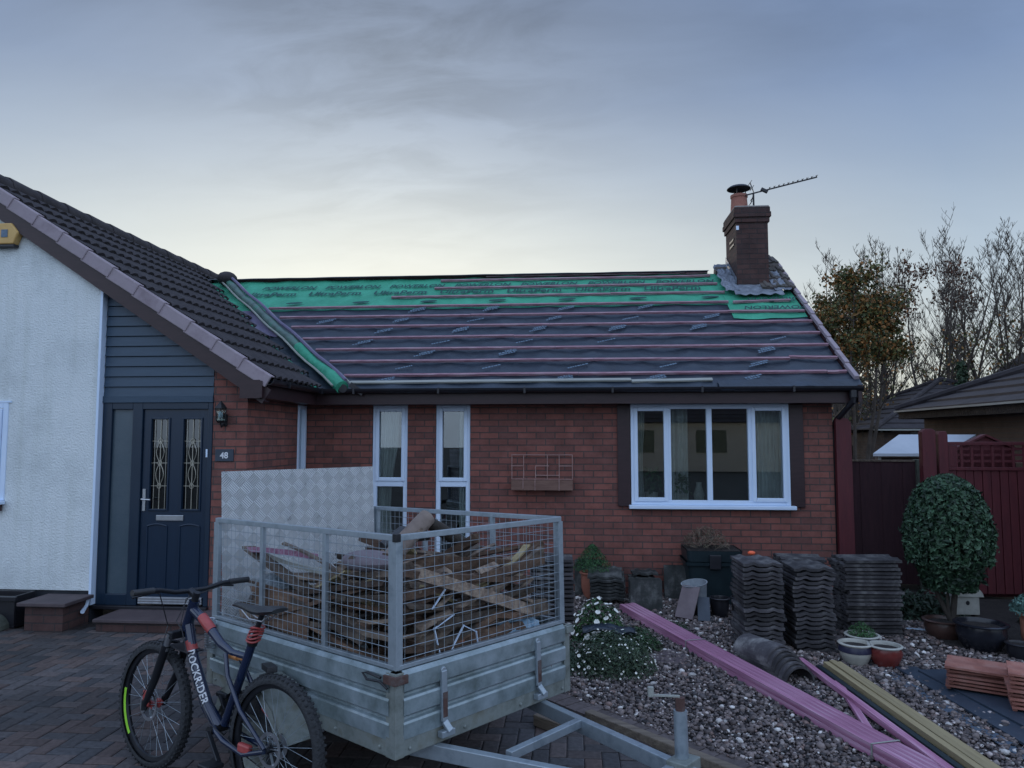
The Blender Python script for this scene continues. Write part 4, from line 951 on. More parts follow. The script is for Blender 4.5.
def plank(L,w,h,c,yaw,pit,roll,mat):
    m=MB(); Mx=Matrix.Translation(c)@Matrix.Rotation(yaw,4,'Z')@Matrix.Rotation(pit,4,'Y')@Matrix.Rotation(roll,4,'X')
    n=6; bow=tr.gauss(0,.012); s=[(-1,-1),(1,-1),(1,1),(-1,1)]
    vs=[]; 
    for i in range(n+1):
        x=-L/2+L*i/n; z=bow*(1-(2*i/n-1)**2); j=[(1+tr.gauss(0,.05)) for _ in range(4)]
        if i in (0,n): x+=tr.gauss(0,.012)
        vs+=[Mx@Vector((x+(tr.gauss(0,.012) if i in (0,n) else 0),a*w/2*j[k],b*h/2*j[k]+z)) for k,(a,b) in enumerate(s)]
    fs=[(0,3,2,1),tuple(n*4+k for k in range(4))]+[(i*4+k,i*4+(k+1)%4,(i+1)*4+(k+1)%4,(i+1)*4+k) for i in range(n) for k in range(4)]
    return m.add(vs,fs)
cnt=0; lay=0
for i in range(125):
    along_x=tr.random()<.62
    L=tr.uniform(.6,1.15) if along_x else tr.uniform(.8,1.55)
    yaw=(tr.gauss(0,.16) if along_x else R(90)+tr.gauss(0,.13))
    cx=tr.uniform(L/2+.05,max(L/2+.06,TW-.05-L/2)) if along_x else tr.uniform(.07,TW-.07)
    cy=tr.uniform(.07,1.6) if along_x else tr.uniform(L/2+.05,max(L/2+.06,1.62-L/2))
    if along_x and i%3==0: cy=tr.uniform(.05,.2)
    if (not along_x) and i%3==1: cx=tr.uniform(.05,.2)
    tz=topz(cx,cy); cz=.12+(tz-.14)*((i+1)/125)**.8
    half=(L/2)*abs(math.cos(yaw)); 
    if along_x: room=min(cy,1.62-cy); 
    else: room=min(cx,TW-cx)
    # keep the ends inside the box
    mxs=max(.0,room-.035)/(L/2); mxs=min(.5,mxs)
    dv_=tr.uniform(-mxs,mxs)
    yaw=(0 if along_x else R(90))+math.asin(dv_)
    pit=tr.gauss(0,.19); 
    if cz-abs(math.sin(pit))*L/2<.09: pit*=.2
    w=tr.choice([.03,.04,.05,.06,.09]); h=tr.choice([.015,.02,.025,.03,.045]); w=min(w,max(.04,room*1.6))
    in_trailer('timber_offcut',plank(L,w,h,Vector((cx,cy,cz)),yaw,pit,tr.choice([0,0,R(90),R(20)])+tr.gauss(0,.12),None),tr.choice([WOOD1,WOOD1,WOOD2,WOOD2]),'splintered old roof timber heaped in the mesh trailer','timber','old roof timbers heaped in the trailer')
for i in range(34):
    L=tr.uniform(.3,.85); yaw=tr.choice([0,R(90)])+tr.gauss(0,.25); pit=tr.gauss(0,.28); ex=abs(math.cos(yaw))*L/2+.04; ey=abs(math.sin(yaw))*L/2+.04
    if ex*2>TW or ey*2>1.6: continue
    cx=tr.uniform(ex,TW-ex); cy=tr.uniform(ey,1.62-ey)
    if i%2==0:
        if abs(math.cos(yaw))>.7: cy=ey+tr.uniform(0,.06)
        else: cx=ex+tr.uniform(0,.06)
    cz=tr.uniform(.42,topz(cx,cy)+.06)
    in_trailer('timber_splinter',plank(L,tr.uniform(.018,.04),tr.uniform(.008,.018),Vector((cx,cy,cz)),yaw,pit,tr.uniform(0,1.5),None),tr.choice([WOOD1,WOOD1,WOODY]),'splintered old roof timber heaped in the mesh trailer','timber','old roof timbers heaped in the trailer')
# named pieces
q=MB(); pts=[Vector((.22,.10,.70+.14)),Vector((.34,.24,.90)),Vector((.50,.42,1.02))]; pts=[Vector((.12,.30,.76)),Vector((.30,.33,.90)),Vector((.50,.35,1.03))]; q=MB().tube(pts,[.046,.050,.048],14)
in_trailer('log',q,noisy('pale log bark',(.15,.115,.10),(.26,.21,.18),scale=8,rough=.9,bump=.5),'thick round pale log sticking up above the trailer front rail','log',smooth=True)
in_trailer('log',MB().tube([(.52,.36,1.0),(.64,.40,.95),(.80,.38,.86)],[.034,.038,.034],12),BARK,'dark rounded log end beside the pale log on the trailer heap','log',smooth=True)
q=MB(); q.sphere((.15,.40,.83),.15,18,10,(.8,1.25,.36)); 
in_trailer('rubble_sack',q,noisy('grey woven sack',(.14,.12,.14),(.21,.18,.20),scale=9,rough=.9,bump=.7),'grey rounded rubble sack lying on the timber just behind the near corner upright','sack',smooth=True)
q=MB(); q.grid(lambda u,v:(.80+.30*u, .045+.05*noise.noise(Vector((u*4,v*4,1)))+.09*v, .385+.17*v*(1-.7*abs(u-.45)*1.6)+.03*noise.noise(Vector((u*6,v*6,5)))),18,12)
in_trailer('plastic_sheet',q,BLUEPL,'crumpled light blue plastic sheet pressed against the front mesh of the trailer','plastic sheet',smooth=True,fixn=False)
in_trailer('brick',MB().box((.42,.04,.38),(.54,.14,.44),Matrix.Rotation(.1,4,'Z')),noisy('orange brick',(.30,.11,.07),(.40,.17,.11),scale=9),'orange broken brick low behind the front mesh of the trailer','brick',bevel=.006)
for k,(p,lab) in enumerate([([(.30,.035,.40),(.27,.04,.52),(.40,.04,.565)],'bent white plastic trim leaning behind the front mesh nearest the corner upright'),([(.37,.035,.39),(.47,.04,.50),(.57,.05,.45),(.58,.05,.40)],'zigzag white plastic trim in front of the orange brick in the trailer'),([(.25,.03,.62),(.36,.035,.72)],'short white plastic strip high behind the trailer front mesh near the corner upright')]):
    q=MB(); 
    for a,b in zip(p,p[1:]): q.bar(a,b,.004,.009,up=(0,1,0),ext=.004)
    in_trailer('plastic_trim',q,UPVC,lab,'plastic trim')
in_trailer('batten_piece',plank(.75,.05,.03,Vector((.10,1.20,.815)),R(88),.03,.2,None),PURPLE,'lilac treated batten lying on top of the load beside the checker plate','batten')
in_trailer('batten_piece',plank(.95,.04,.025,Vector((.16,1.1,.77)),R(86),-.05,.1,None),PALEW,'pale cream strip of timber on the load just below the lilac batten','batten')
in_trailer('cardboard_sheet',MB().bar((.05,.8,.50),(.05,1.35,.53),.01,.22,up=(0,0,1)),WOOD2,'dark brown board standing against the side mesh near the bicycle saddle','board')
q=MB(); q.tube([(.62,.9,.82),(.78,.9,.88),(.95,.85,.86)],[.03,.055,.03],12); in_trailer('rubble_bag',q,BLACKS,'black plastic bag of rubbish behind the pale log in the trailer','bag',smooth=True)
q=MB(); q.sphere((.16,1.32,.60),.14,14,9,(.8,1.2,.6)); in_trailer('plastic_bag',q,noisy('grey clear plastic',(.12,.15,.17),(.22,.26,.29),scale=16,rough=.3,bump=1,bscale=20,bdist=.03),'translucent grey plastic bag behind the side mesh above the bicycle saddle','bag',smooth=True)

# ------------------------------------------------------------------ bicycle (local x forward, y left, z up)
rh=Vector((1.817,-5.231,0)); fh=Vector((.917,-4.722,0)); bdv=(fh-rh).normalized(); WB=1.055
BM=Matrix((bdv,Vector((-bdv.y,bdv.x,0)),Vector((0,0,1)))).transposed().to_4x4(); BM.translation=rh+bdv*.012
BM=BM@Matrix.Rotation(R(3.2),4,'X')
B=thing('bicycle','navy and coral mountain bike with a black saddle leaning beside the trailer','bicycle',mat=BM)
RW=.336
def wheel(cx,front):
    c=(cx,0,RW-.002)
    prof=[]
    for i in range(13):
        a=-math.pi*.62+2*math.pi*.62*i/12; prof.append((RW-.029+.029*math.cos(a),.028*math.sin(a)))
    m=MB().lathe(prof,64,c,axis='y')
    for k in range(64):
        a=2*math.pi*k/64
        for yy,off in ((.0,0),(.018,.5),(-.018,.5)):
            aa=a+off*2*math.pi/64; rr=RW-(.0 if yy==0 else .006); Mx=Matrix.Translation(c)@Matrix.Rotation(-aa,4,'Y')
            m.box((rr-.006,yy-.007,-.006),(rr+.004,yy+.007,.006),Mx)
    w=m.build('wheel',TYRE,B,smooth=True)
    MB().lathe([(RW-.040,-.014),(RW-.062,-.010),(RW-.066,0),(RW-.062,.010),(RW-.040,.014)],64,c,axis='y').build('rim',RIMB,w,smooth=True)
    m=MB(); 
    for k in range(28):
        a=2*math.pi*k/28; a2=a+(.55 if k%2 else -.55)*(1 if (k//2)%2 else -1); sy=.026 if k%2 else -.026
        m.tube([(cx+.022*math.cos(a2),sy,c[2]+.022*math.sin(a2)),(cx+(RW-.063)*math.cos(a),0,c[2]+(RW-.063)*math.sin(a))],.0011,4,cap=False)
    m.build('spokes',GALV,w,fixn=False)
    m=MB().lathe([(.001,-.055),(.012,-.055),(.014,-.03),(.026,-.03),(.026,-.022),(.014,-.018),(.014,.018),(.026,.022),(.026,.03),(.014,.03),(.012,.055),(.001,.055)],16,c,axis='y'); m.build('hub',BIKER if front else RIMB,w,smooth=True)
    m=MB(); rr=.082
    m.lathe([(rr-.018,.034),(rr,.034),(rr,.036),(rr-.018,.036),(rr-.018,.034)],36,c,axis='y')
    for k in range(5):
        a=k*1.2566; m.bar((cx+.015*math.cos(a),.035,c[2]+.015*math.sin(a)),(cx+(rr-.012)*math.cos(a+.4),.035,c[2]+(rr-.012)*math.sin(a+.4)),.002,.012,up=(0,1,0))
    m.build('brake_disc',STEEL,w)
    if front:
        m=MB(); 
        n=14
        for i in range(n):
            a1=R(172)+R(52)*i/n; a2=R(172)+R(52)*(i+1)/n
            m.add([(cx-q*math.cos(a),yy,c[2]+q*math.sin(a)) for q,a,yy in ((RW-.061,a1,.0125),(RW-.061,a2,.0125),(RW-.045,a2,.0165),(RW-.045,a1,.0165))],[(0,1,2,3)])
        m.build('rim_decal',LIME,w,fixn=False)
    return w
FX=1.045
wheel(0,False); wheel(FX,True)
bb=Vector((.44,0,.335)); 
# fork : crown at (0.93,.745) ; legs to hub
HA=Vector((FX-.045,0,RW)); ht=Vector((.745,0,.93)); hb=Vector((.79,0,.80)); ax=(ht-hb).normalized()
crown=Vector((.865,0,.69)); 
for sy in (-.063,.063):
    MB().tube([crown+Vector((-.02,sy,.06)),crown+Vector((.015,sy,-.03))],.0165,12).build('fork_stanchion',STEEL,B,smooth=True)
    lg=MB().tube([crown+Vector((.01,sy,-.0)),crown+Vector((.09,sy,-.19)),Vector((FX-.005,sy*.92,RW+.01))],[.023,.022,.016],12); lg.tube([Vector((FX-.0,sy*.92,RW+.03)),Vector((FX,sy*.92,RW-.02))],.017,8); lg.build('fork_leg',RIMB,B,smooth=True)
q=MB().bar(crown+Vector((-.025,-.075,.055)),crown+Vector((-.025,.075,.055)),.045,.04); q.tube([crown+Vector((-.03,0,.07)),hb],.021,10); q.build('fork_crown',RIMB,B,bevel=.01)
q=MB().tube([crown+Vector((.04,-.062,-.08)),crown+Vector((.075,-.045,-.015)),crown+Vector((.08,0,.0)),crown+Vector((.075,.045,-.015)),crown+Vector((.04,.062,-.08))],.012,8); q.build('fork_arch',RIMB,B,smooth=True)
MB().bar(crown+Vector((.03,0,-.01)),crown+Vector((-.17,0,-.02)),.10,.006).build('front_mudguard',RIMB,B,bevel=.002)
MB().box((FX-.03,.046,RW-.0),(FX+.03,.058,RW+.08)).build('brake_caliper',BIKER,B,bevel=.008)
# main frame
q=MB().tube([hb-ax*.03,ht],.029,14); q.build('head_tube',BIKEB,B,smooth=True)
dt=[hb+Vector((-.01,0,.0)),Vector((.71,0,.63)),Vector((.56,0,.42)),bb]; q=MB().tube(dt,[.026,.029,.031,.032],14); fr_=q.build('down_tube',BIKEB,B,smooth=True)
tt=[ht-ax*.045,Vector((.62,0,.83)),Vector((.48,0,.745)),Vector((.38,0,.715)),Vector((.255,0,.715))]; tp_=MB().tube(tt,[.025,.026,.022,.018,.016],14).build('top_tube',BIKEB,B,smooth=True)
MB().tube([Vector((.665,0,.856)),Vector((.60,0,.818)),Vector((.565,0,.797))],[.0270,.0275,.0262],14,cap=False).build('paint_panel',BIKER,tp_,smooth=True)
MB().tube([Vector((.752,0,.722)),Vector((.728,0,.672))],[.0292,.0305],14,cap=False).build('paint_panel',BIKER,fr_,smooth=True)
stt=Vector((.225,0,.79)); sb=Vector((.40,0,.36)); MB().tube([sb,stt],.022,14).build('seat_tube',BIKEB,B,smooth=True)
sd_=(stt-sb).normalized()
MB().tube([stt,stt+sd_*.16],.0145,12).build('seat_post',RIMB,B,smooth=True)
q=MB()
for i in range(5): q.tube([stt+sd_*(.012+.018*i)+Vector((.033*math.cos(a),.033*math.sin(a),.004*math.sin(a*2+i))) for a in [k*math.pi/8 for k in range(16)]],.0055,6,closed=True)
q.build('coiled_lock_cable',BIKER,B,smooth=True)
MB().tube([stt-sd_*.01,stt+sd_*.012],.027,12).build('seat_clamp',RIMB,B,smooth=True)
# saddle
sc=Vector((.195,0,.952)); m=MB()
secs=[(-.165,.050,.010,.020),(-.13,.070,.020,.016),(-.06,.060,.024,.004),(.03,.034,.024,-.004),(.10,.021,.018,.0),(.175,.017,.013,.006),(.205,.010,.007,.0)]
vs=[];n=12
for x,w,h,dz in secs:
    for k in range(n):
        a=2*math.pi*k/n; s_=math.sin(a); vs.append(sc+Vector((x,w*math.cos(a),dz+(h*s_ if s_>0 else h*.9*s_))))
fs=[(i*n+k,i*n+(k+1)%n,(i+1)*n+(k+1)%n,(i+1)*n+k) for i in range(len(secs)-1) for k in range(n)]+[tuple(range(n))[::-1],tuple((len(secs)-1)*n+k for k in range(n))]
m.add(vs,fs); sad=m.build('saddle',BLACKS,B,smooth=True)
q=MB()
for sy in (-.022,.022): q.tube([sc+Vector((-.11,sy,-.01)),sc+Vector((-.06,sy,-.045)),sc+Vector((.04,sy,-.045)),sc+Vector((.12,sy*.5,-.012))],.0038,6)
q.build('saddle_rails',STEEL,sad,smooth=True)
# stem, bar, grips
st=ht+ax*.03; q=MB().tube([ht,ht+ax*.05],.019,10); q.tube([st,st+Vector((.055,0,.02))],.020,10); q.build('stem',RIMB,B,smooth=True)
bc=st+Vector((.055,0,.02)); 
bar=[bc+Vector(p) for p in [(-.03,.335,.030),(-.015,.19,.026),(0,.09,.002),(0,0,0),(0,-.09,.002),(-.015,-.19,.026),(-.03,-.335,.030)]]
hbr=MB().tube(bar,.0125,10).build('handlebar',RIMB,B,smooth=True)
for sg in (1,-1):
    MB().tube([bc+Vector((-.031,sg*.345,.030)),bc+Vector((-.019,sg*.225,.028))],.0165,12).build('grip',BLACKS,B,smooth=True)
    q=MB().tube([bc+Vector((-.012,sg*.20,.02)),bc+Vector((.035,sg*.21,.005)),bc+Vector((.045,sg*.30,-.008))],.006,6); q.tube([bc+Vector((.0,sg*.205,.02)),bc+Vector((.03,sg*.17,.01))],.012,8); q.build('brake_lever',RIMB,B,smooth=True)
q=MB()
q.tube([bc+Vector((.03,.17,.01)),bc+Vector((.13,.10,-.02)),bc+Vector((.14,.03,-.2)),crown+Vector((.03,.07,.02)),crown+Vector((.09,.08,-.18)),Vector((FX,.075,RW+.06))],.0028,6)
q.tube([bc+Vector((.03,-.17,.01)),bc+Vector((.12,-.08,-.03)),bc+Vector((.08,.02,-.17)),hb+Vector((-.01,.04,-.02)),Vector((.62,.045,.52)),Vector((.46,.045,.36)),Vector((.2,.06,.30)),Vector((.05,.06,.34))],.0028,6)
q.tube([bc+Vector((.0,-.2,.01)),bc+Vector((.10,-.04,-.06)),bc+Vector((.07,.0,-.2)),hb+Vector((0,.03,-.02))],.0028,6)
q.build('cables',BLACKP,B,smooth=True)
# rear triangle / suspension
for sy in (-.055,.055):
    q=MB().tube([bb+Vector((.0,sy*.7,.01)),Vector((.33,sy,.31)),Vector((.16,sy*1.1,.285)),Vector((.0,sy*1.15,RW))],[.014,.013,.012,.012],10); q.build('chain_stay',BIKEB,B,smooth=True)
    q=MB().tube([Vector((.39,sy*.6,.715)),Vector((.33,sy,.62)),Vector((.20,sy*1.15,.48)),Vector((.0,sy*1.15,RW+.01))],[.012,.012,.011,.010],10); ss_=q.build('seat_stay',BIKEB,B,smooth=True)
    MB().tube([Vector((.19,sy*1.17,.470)),Vector((.06,sy*1.17,.393))],.0125,8,cap=False).build('paint_panel',BIKER,ss_,smooth=True) if sy<0 else None
q=MB().tube([Vector((.40,0,.70)),Vector((.33,0,.70))],.017,12); q.tube([Vector((.33,0,.70)),Vector((.25,0,.70))],.011,10); q.build('rear_shock',noisy('orange shock body',(.42,.17,.05),(.5,.22,.08),scale=9,rough=.4),B,smooth=True)
MB().box((.11,.04,RW-.045),(.20,.07,RW-.0)).build('brake_caliper',BIKER,B,bevel=.01)
# drivetrain on the far side
q=MB().lathe([(.07,-.052),(.085,-.052),(.085,-.055),(.07,-.055),(.07,-.052)],30,tuple(bb),axis='y'); q.tube([bb+Vector((0,-.06,0)),bb+Vector((0,.065,0))],.022,12); q.build('chainring',DARKMET,B,smooth=True)
for sg,dx in ((1,1),(-1,-1)):
    e_=bb+Vector((-.12*dx,sg*.075,-.12*dx)); q=MB().bar(bb+Vector((0,sg*.066,0)),e_,.012,.026,up=(0,1,0)); q.build('crank',RIMB,B,bevel=.004)
    q=MB().box((e_.x-.045,min(e_.y,e_.y+sg*.09),e_.z-.012),(e_.x+.045,max(e_.y,e_.y+sg*.09),e_.z+.012)); q.build('pedal',RIMB,B,bevel=.006)
q=MB()
for k,r_ in enumerate((.055,.048,.041,.035,.03)): q.lathe([(.02,-.026-.005*k),(r_,-.026-.005*k),(r_,-.029-.005*k),(.02,-.029-.005*k)],24,(0,0,RW),axis='y')
q.build('cassette',STEEL,B)
q=MB(); q.tube([(.44,-.053,bb.z+.085),(0,-.04,RW+.05)],.004,4); q.tube([(.44,-.053,bb.z-.085),(.06,-.045,RW-.16),(.02,-.045,RW-.05)],.004,4); q.build('chain',DARKMET,B)
q=MB().bar((-.005,-.065,RW-.03),(.05,-.055,RW-.17),.012,.03,up=(0,1,0)); q.build('derailleur',DARKMET,B,bevel=.004)
# lettering down the down tube, reading towards the bottom bracket on the left side
a=Vector((.705,0,.625)); b=Vector((.475,0,.375)); d=(a-b).normalized(); dn=-d
Z_=Vector((0,1,0)); X_=dn; Y_=Z_.cross(X_)
p0=dt[1]+(dt[2]-dt[1])*.02; X_=(dt[2]-dt[1]).normalized(); Y_=Z_.cross(X_)
me=text_mesh('t','ROCKRIDER',.058,WHITEP,None,Matrix.Identity(4),bold=.0012,align='LEFT',sx=.95)
PLD=[dt[0],dt[1],dt[2],dt[3]]
def along(s):
    for a_,b_ in zip(PLD,PLD[1:]):
        L_=(b_-a_).length
        if s<=L_ or b_ is PLD[-1]: return a_+(b_-a_)*(s/L_),(b_-a_).normalized()
        s-=L_
for v in me.vertices:
    x,y,z_=v.co; P_,X_=along(.135+x); Y_=Z_.cross(X_); rr=.0330+z_; ph=R(46)+(y-.022)/.036
    v.co=P_+Y_*rr*math.sin(ph)+Z_*rr*math.cos(ph)
o=link_mesh('lettering',me,fr_)

# ------------------------------------------------------------------ loose roof tiles
def tile_mesh(w=.33,L=.42,amp=.015,th=.024,style='roll'):
    m=MB(); nu=20
    def prof(x):
        t=x/w
        if style=='roll': return amp*(max(0,math.cos((t-.25)*4*math.pi))**1.2 if t<.5 else max(0,math.cos((t-.75)*4*math.pi))**1.2)
        return amp*.7*(.5+.5*math.cos(t*4*math.pi))
    vs=[]
    for y in (0,L):
        for zo in (0,th):
            for i in range(nu+1): vs.append((-w/2+w*i/nu,y,prof(w*i/nu)+zo))
    k=nu+1; fs=[]
    for i in range(nu): fs+=[(i,i+1,k+i+1,k+i),(2*k+i,3*k+i,3*k+i+1,2*k+i+1),(k+i,k+i+1,3*k+i+1,3*k+i),(i,2*k+i,2*k+i+1,i+1)]
    fs+=[(0,k,3*k,2*k),(nu,2*k+nu,3*k+nu,k+nu)]
    m.add(vs,fs)
    m.box((-w/2+.02,L-.03,-.018),(w/2-.02,L-.005,.0))   # hanging nib at the head
    return m
sr=random.Random(9)
def stack(x,y,rot,n,pitch,mat,label,group,z0=0,jit=.012,style='roll',tilt=0,alt=0,w=.33,L=.42,th=.024,name='roof_tile'):
    m=tile_mesh(w,L,style=style,th=th); m.v=[(a,b-L/2,c) for a,b,c in m.v]
    o0=m.build(name,mat,None); first=True
    for i in range(n):
        o=o0 if first else o0.copy()
        if not first: COL.objects.link(o)
        first=False
        o.location=(x+sr.gauss(0,jit),y+sr.gauss(0,jit),z0+i*pitch+.012); o.rotation_euler=(tilt+sr.gauss(0,.006),sr.gauss(0,.006),rot+sr.gauss(0,.02)+(math.pi if alt and i%2 else 0))
        tagp(o,label,'roof tile',group)
    return o0
stack(4.83,-2.09,R(2),20,.0375,TILEL,'grey brown ribbed roof tile in the leftmost tall stack, nearest the dark green planter','tiles of the tall stack nearest the planter')
stack(5.27,-2.04,R(2),19,.0375,TILEL,'grey brown ribbed roof tile in the middle tall stack, between two others','tiles of the middle tall stack')
stack(5.97,-1.50,R(93),20,.0345,TILEL,'dark roof tile in the long sided stack behind the three small pots','tiles of the stack seen side on',w=.36,L=.50)
stack(5.47,-1.15,R(88),16,.040,TILEL,'dark roof tile in the stack standing behind the middle tall stack','tiles of the rear stack',w=.36)
# small heaps by the wall
stack(3.62,-.42,R(-4),7,.037,TILEM,'mossy grey roof tile in the small heap below the little conifer','tiles heaped under the conifer',z0=.07,tilt=.16,jit=.012,w=.37,L=.34)
stack(4.02,-.28,R(3),6,.055,TILEM,'lichened roof tile in the low heap directly against the brick wall','tiles in the low heap at the wall',jit=.015,w=.28,L=.24)
def standing(x,y,n,mat,label,group,rot=0,lean=R(78),w=.31,h=.34):
    m=tile_mesh(w,h); o0=m.build('roof_tile',mat,None); first=True
    for i in range(n):
        o=o0 if first else o0.copy()
        if not first: COL.objects.link(o)
        first=False
        o.location=(x+sr.gauss(0,.006)+.02*0,y+i*.038,.005); o.rotation_euler=(lean,0,rot+sr.gauss(0,.03)); tagp(o,label,'roof tile',group)
standing(4.00,-.83,5,TILEM,'white topped mossy roof tile standing on edge behind the far end of the purple battens','tiles standing on edge in front of the heap',w=.33,h=.31)
standing(4.44,-.28,4,TILEM,'dark roof tile standing on edge between the low heap and the green planter','tiles standing beside the planter',w=.34,h=.36)
standing(3.42,-.14,3,TILEM,'dark roof tile standing on edge against the wall left of the conifer','tiles standing left of the conifer',w=.30,h=.40,lean=R(82))
# hidden stack behind the trailer corner
stack(3.03,-1.30,R(92),15,.042,TILEL,'dark roof tile in the stack just behind the right trailer corner','tiles stacked behind the trailer',w=.33,L=.42,jit=.004)
# nested ridge tiles
def ridge_tile():
    m=MB(); n=14; Rr=.135; L=.42; vs=[]
    for y in (0,L):
        for r_ in (Rr,Rr-.016):
            for k in range(n+1):
                a=math.pi*k/n; vs.append((r_*math.cos(a),y,r_*math.sin(a)*.92))
    k=n+1; fs=[]
    for i in range(n): fs+=[(i,i+1,2*k+i+1,2*k+i),(k+i,3*k+i,3*k+i+1,k+i+1),(i,k+i,k+i+1,i+1),(2*k+i,2*k+i+1,3*k+i+1,3*k+i)]
    fs+=[(0,2*k,3*k,k),(n,k+n,3*k+n,2*k+n)]
    return m.add(vs,fs)
rt=ridge_tile().build('ridge_tile',TILEL,None)
for i in range(6):
    o=rt if i==0 else rt.copy()
    if i: COL.objects.link(o)
    o.location=(4.90-.016*i,-3.05+.034*i,.010+.021*i); o.rotation_euler=(R(-2),0,R(24)+sr.gauss(0,.02)); tagp(o,'grey half round ridge tile nested with its fellows before the tall tile stacks','ridge tile','nested half round ridge tiles')
# clay tiles on the right
stack(6.13,-3.14,R(62),6,.026,CLAY,'terracotta roof tile in the lower left heap on the slate grey boards','terracotta tiles, left heap',z0=.05,th=.014,w=.33,L=.42,jit=.008)
stack(6.33,-3.52,R(64),9,.026,CLAY,'terracotta roof tile in the tallest front heap at the right edge','terracotta tiles, front heap',z0=.05,th=.014,w=.33,L=.42,jit=.008)
stack(6.92,-3.0,R(66),7,.026,CLAY,'terracotta roof tile in the rear heap below the terracotta pot','terracotta tiles, rear heap',z0=.012,th=.014,w=.33,L=.42,jit=.008)

# boards
def board(name,p0,p1,w,h,mat,label,cat,group=None,z=0,bevel=.003):
    p0=Vector((*p0,z+h/2)) if len(p0)==2 else Vector(p0); p1=Vector((*p1,z+h/2)) if len(p1)==2 else Vector(p1)
    L_=(p1-p0).length; o=MB().box((-L_/2,-w/2,-h/2),(L_/2,w/2,h/2)).build(name,mat,None,bevel=bevel)
    o.rotation_mode='QUATERNION'; dd_=(p1-p0).normalized(); yy_=Vector((0,0,1)).cross(dd_)
    if yy_.length<.01: yy_=Vector((0,1,0))
    yy_.normalize(); o.matrix_world=Matrix.Translation((p0+p1)/2)@Matrix((dd_,yy_,dd_.cross(yy_))).transposed().to_4x4()
    return tagp(o,label,cat,group)
g0=G(965,668,.04); 
board('slate_board',(6.02,-2.72),(6.28,-4.75),.30,.022,GUN,'wide slate grey board under the terracotta tiles at the right','board',z=.022)
board('slate_board',(5.83,-2.62),(6.03,-4.9),.17,.018,GUN,'narrow dark board lying left of the wide slate grey board','board',z=.012)
board('slate_board',(5.98,-2.55),(6.12,-4.2),.12,.02,BLACKP,'black board end showing between the two slate grey boards','board',z=.0)
# battens bundle
PA=Vector((3.80,-.86)); PB=Vector((5.16,-4.72)); pd=(PB-PA).normalized(); pn=Vector((-pd.y,pd.x)); PL=4.8
BG='purple battens strapped in the long bundle'
for lay in range(2):
    for i in range(4):
        off=(i-1.5)*.045; e0=sr.uniform(-.02,.03); 
        a=PA+pn*off+pd*e0; b=PA+pn*off+pd*(PL+e0)
        board('batten',(a.x,a.y,.028+lay*.0395+sr.uniform(0,.004)),(b.x,b.y,.028+lay*.0395+sr.uniform(0,.005)),.0425,.0385,PURPLE,'long purple treated batten in the strapped bundle crossing the gravel','batten',BG,bevel=.0025)
for s_,lab in ((1.45,'thin pale strap round the purple bundle, nearer the wall'),(3.62,'thin pale strap round the purple bundle, nearer the camera')):
    c=PA+pd*s_; Mx=Matrix.Translation((c.x,c.y,.050))@Matrix.Rotation(math.atan2(pd.y,pd.x),4,'Z'); m=MB(); w=.094;h=.044;q=.0012
    m.box((-.006,-w-q,-h),(.006,-w,h),Mx); m.box((-.006,w,-h),(.006,w+q,h),Mx); m.box((-.006,-w-q,h),(.006,w+q,h+q),Mx)
    tagp(m.build('strap',PALEW,None),lab,'strap')
p=G(800,660,.03);q=G(935,765,.05); d=(q-p).normalized(); q=p+d*2.3
board('batten',tuple(p),tuple(q+Vector((0,0,.03))),.05,.038,PURPLE,'single purple batten lying beside the yellowish planks','batten')
p=G(862,660,.02);q=G(905,712,.03); d=(q-p).normalized(); q=p+d*1.2
board('batten',tuple(G(838,682,.03)),tuple(G(838,682,.03)+d*1.3),.045,.025,PURPLE,'short purple batten tucked under the single purple one','batten')
p=G(826,664,.05); q=G(972,766,.05); d=(q-p).normalized(); nn=Vector((-d.y,d.x,0)); q=p+d*2.4
for i in range(3):
    board('sawn_plank',tuple(p+nn*(.048*i)+Vector((0,0,.012*(i%2)))),tuple(q+nn*(.048*i)),.046,.04,WOODY,'yellowish sawn plank in the group beside the purple battens','plank','yellowish sawn planks')
board('sawn_plank',tuple(p-nn*.07-Vector((0,0,.02))+d*.02),tuple(q-nn*.07-Vector((0,0,.02))),.04,.04,BIN,'dark painted timber edge lying left of the yellowish planks','plank')
p=G(853,659,.012); q=p+d*2.6
board('membrane_strip',tuple(p+nn*.10),tuple(q+nn*.12),.10,.006,noisy('blue grey plastic strip',(.05,.075,.11),(.08,.11,.15),scale=6,rough=.5),'blue grey plastic strip lying right of the yellowish planks','plastic strip')
p=G(795,668,.01); q=G(845,720,.01); 
board('black_lath',tuple(G(806,690,.012)),tuple(G(806,690,.012)+(d*1.3)),.06,.015,BLACKP,'black plastic lath lying between the ridge tiles and purple bundle','lath')

# ------------------------------------------------------------------ pots and planters
def pot(name,loc,r,h,mat,label,cat='plant pot',rim=None,band=None,belly=1.12,soil=True):
    t=thing(name,label,cat,loc)
    pr_=[(.001,0),(r*.62,0),(r*.66,h*.04),(r*.9,h*.4),(r*belly*.92,h*.65),(r*.92,h*.9)]
    MB().lathe(pr_,30).build('pot_body',mat,t,smooth=True)
    MB().lathe([(r*.92,h*.9),(r*1.04,h*.93),(r*1.06,h*.97),(r*1.0,h),(r*.9,h),(r*.86,h*.93),(r*.84,h*.8)],30).build('rim',rim or mat,t,smooth=True)
    if band: MB().lathe([(r*belly*.925,h*.62),(r*belly*.935,h*.66),(r*.945,h*.89)],30).build('glaze_band',band,t,smooth=True)
    if soil: MB().lathe([(.001,h*.86),(r*.85,h*.84)],24).build('compost',SOIL,t)
    return t
L1=G(857,666); L2=G(889,672); L3=G(860,646)
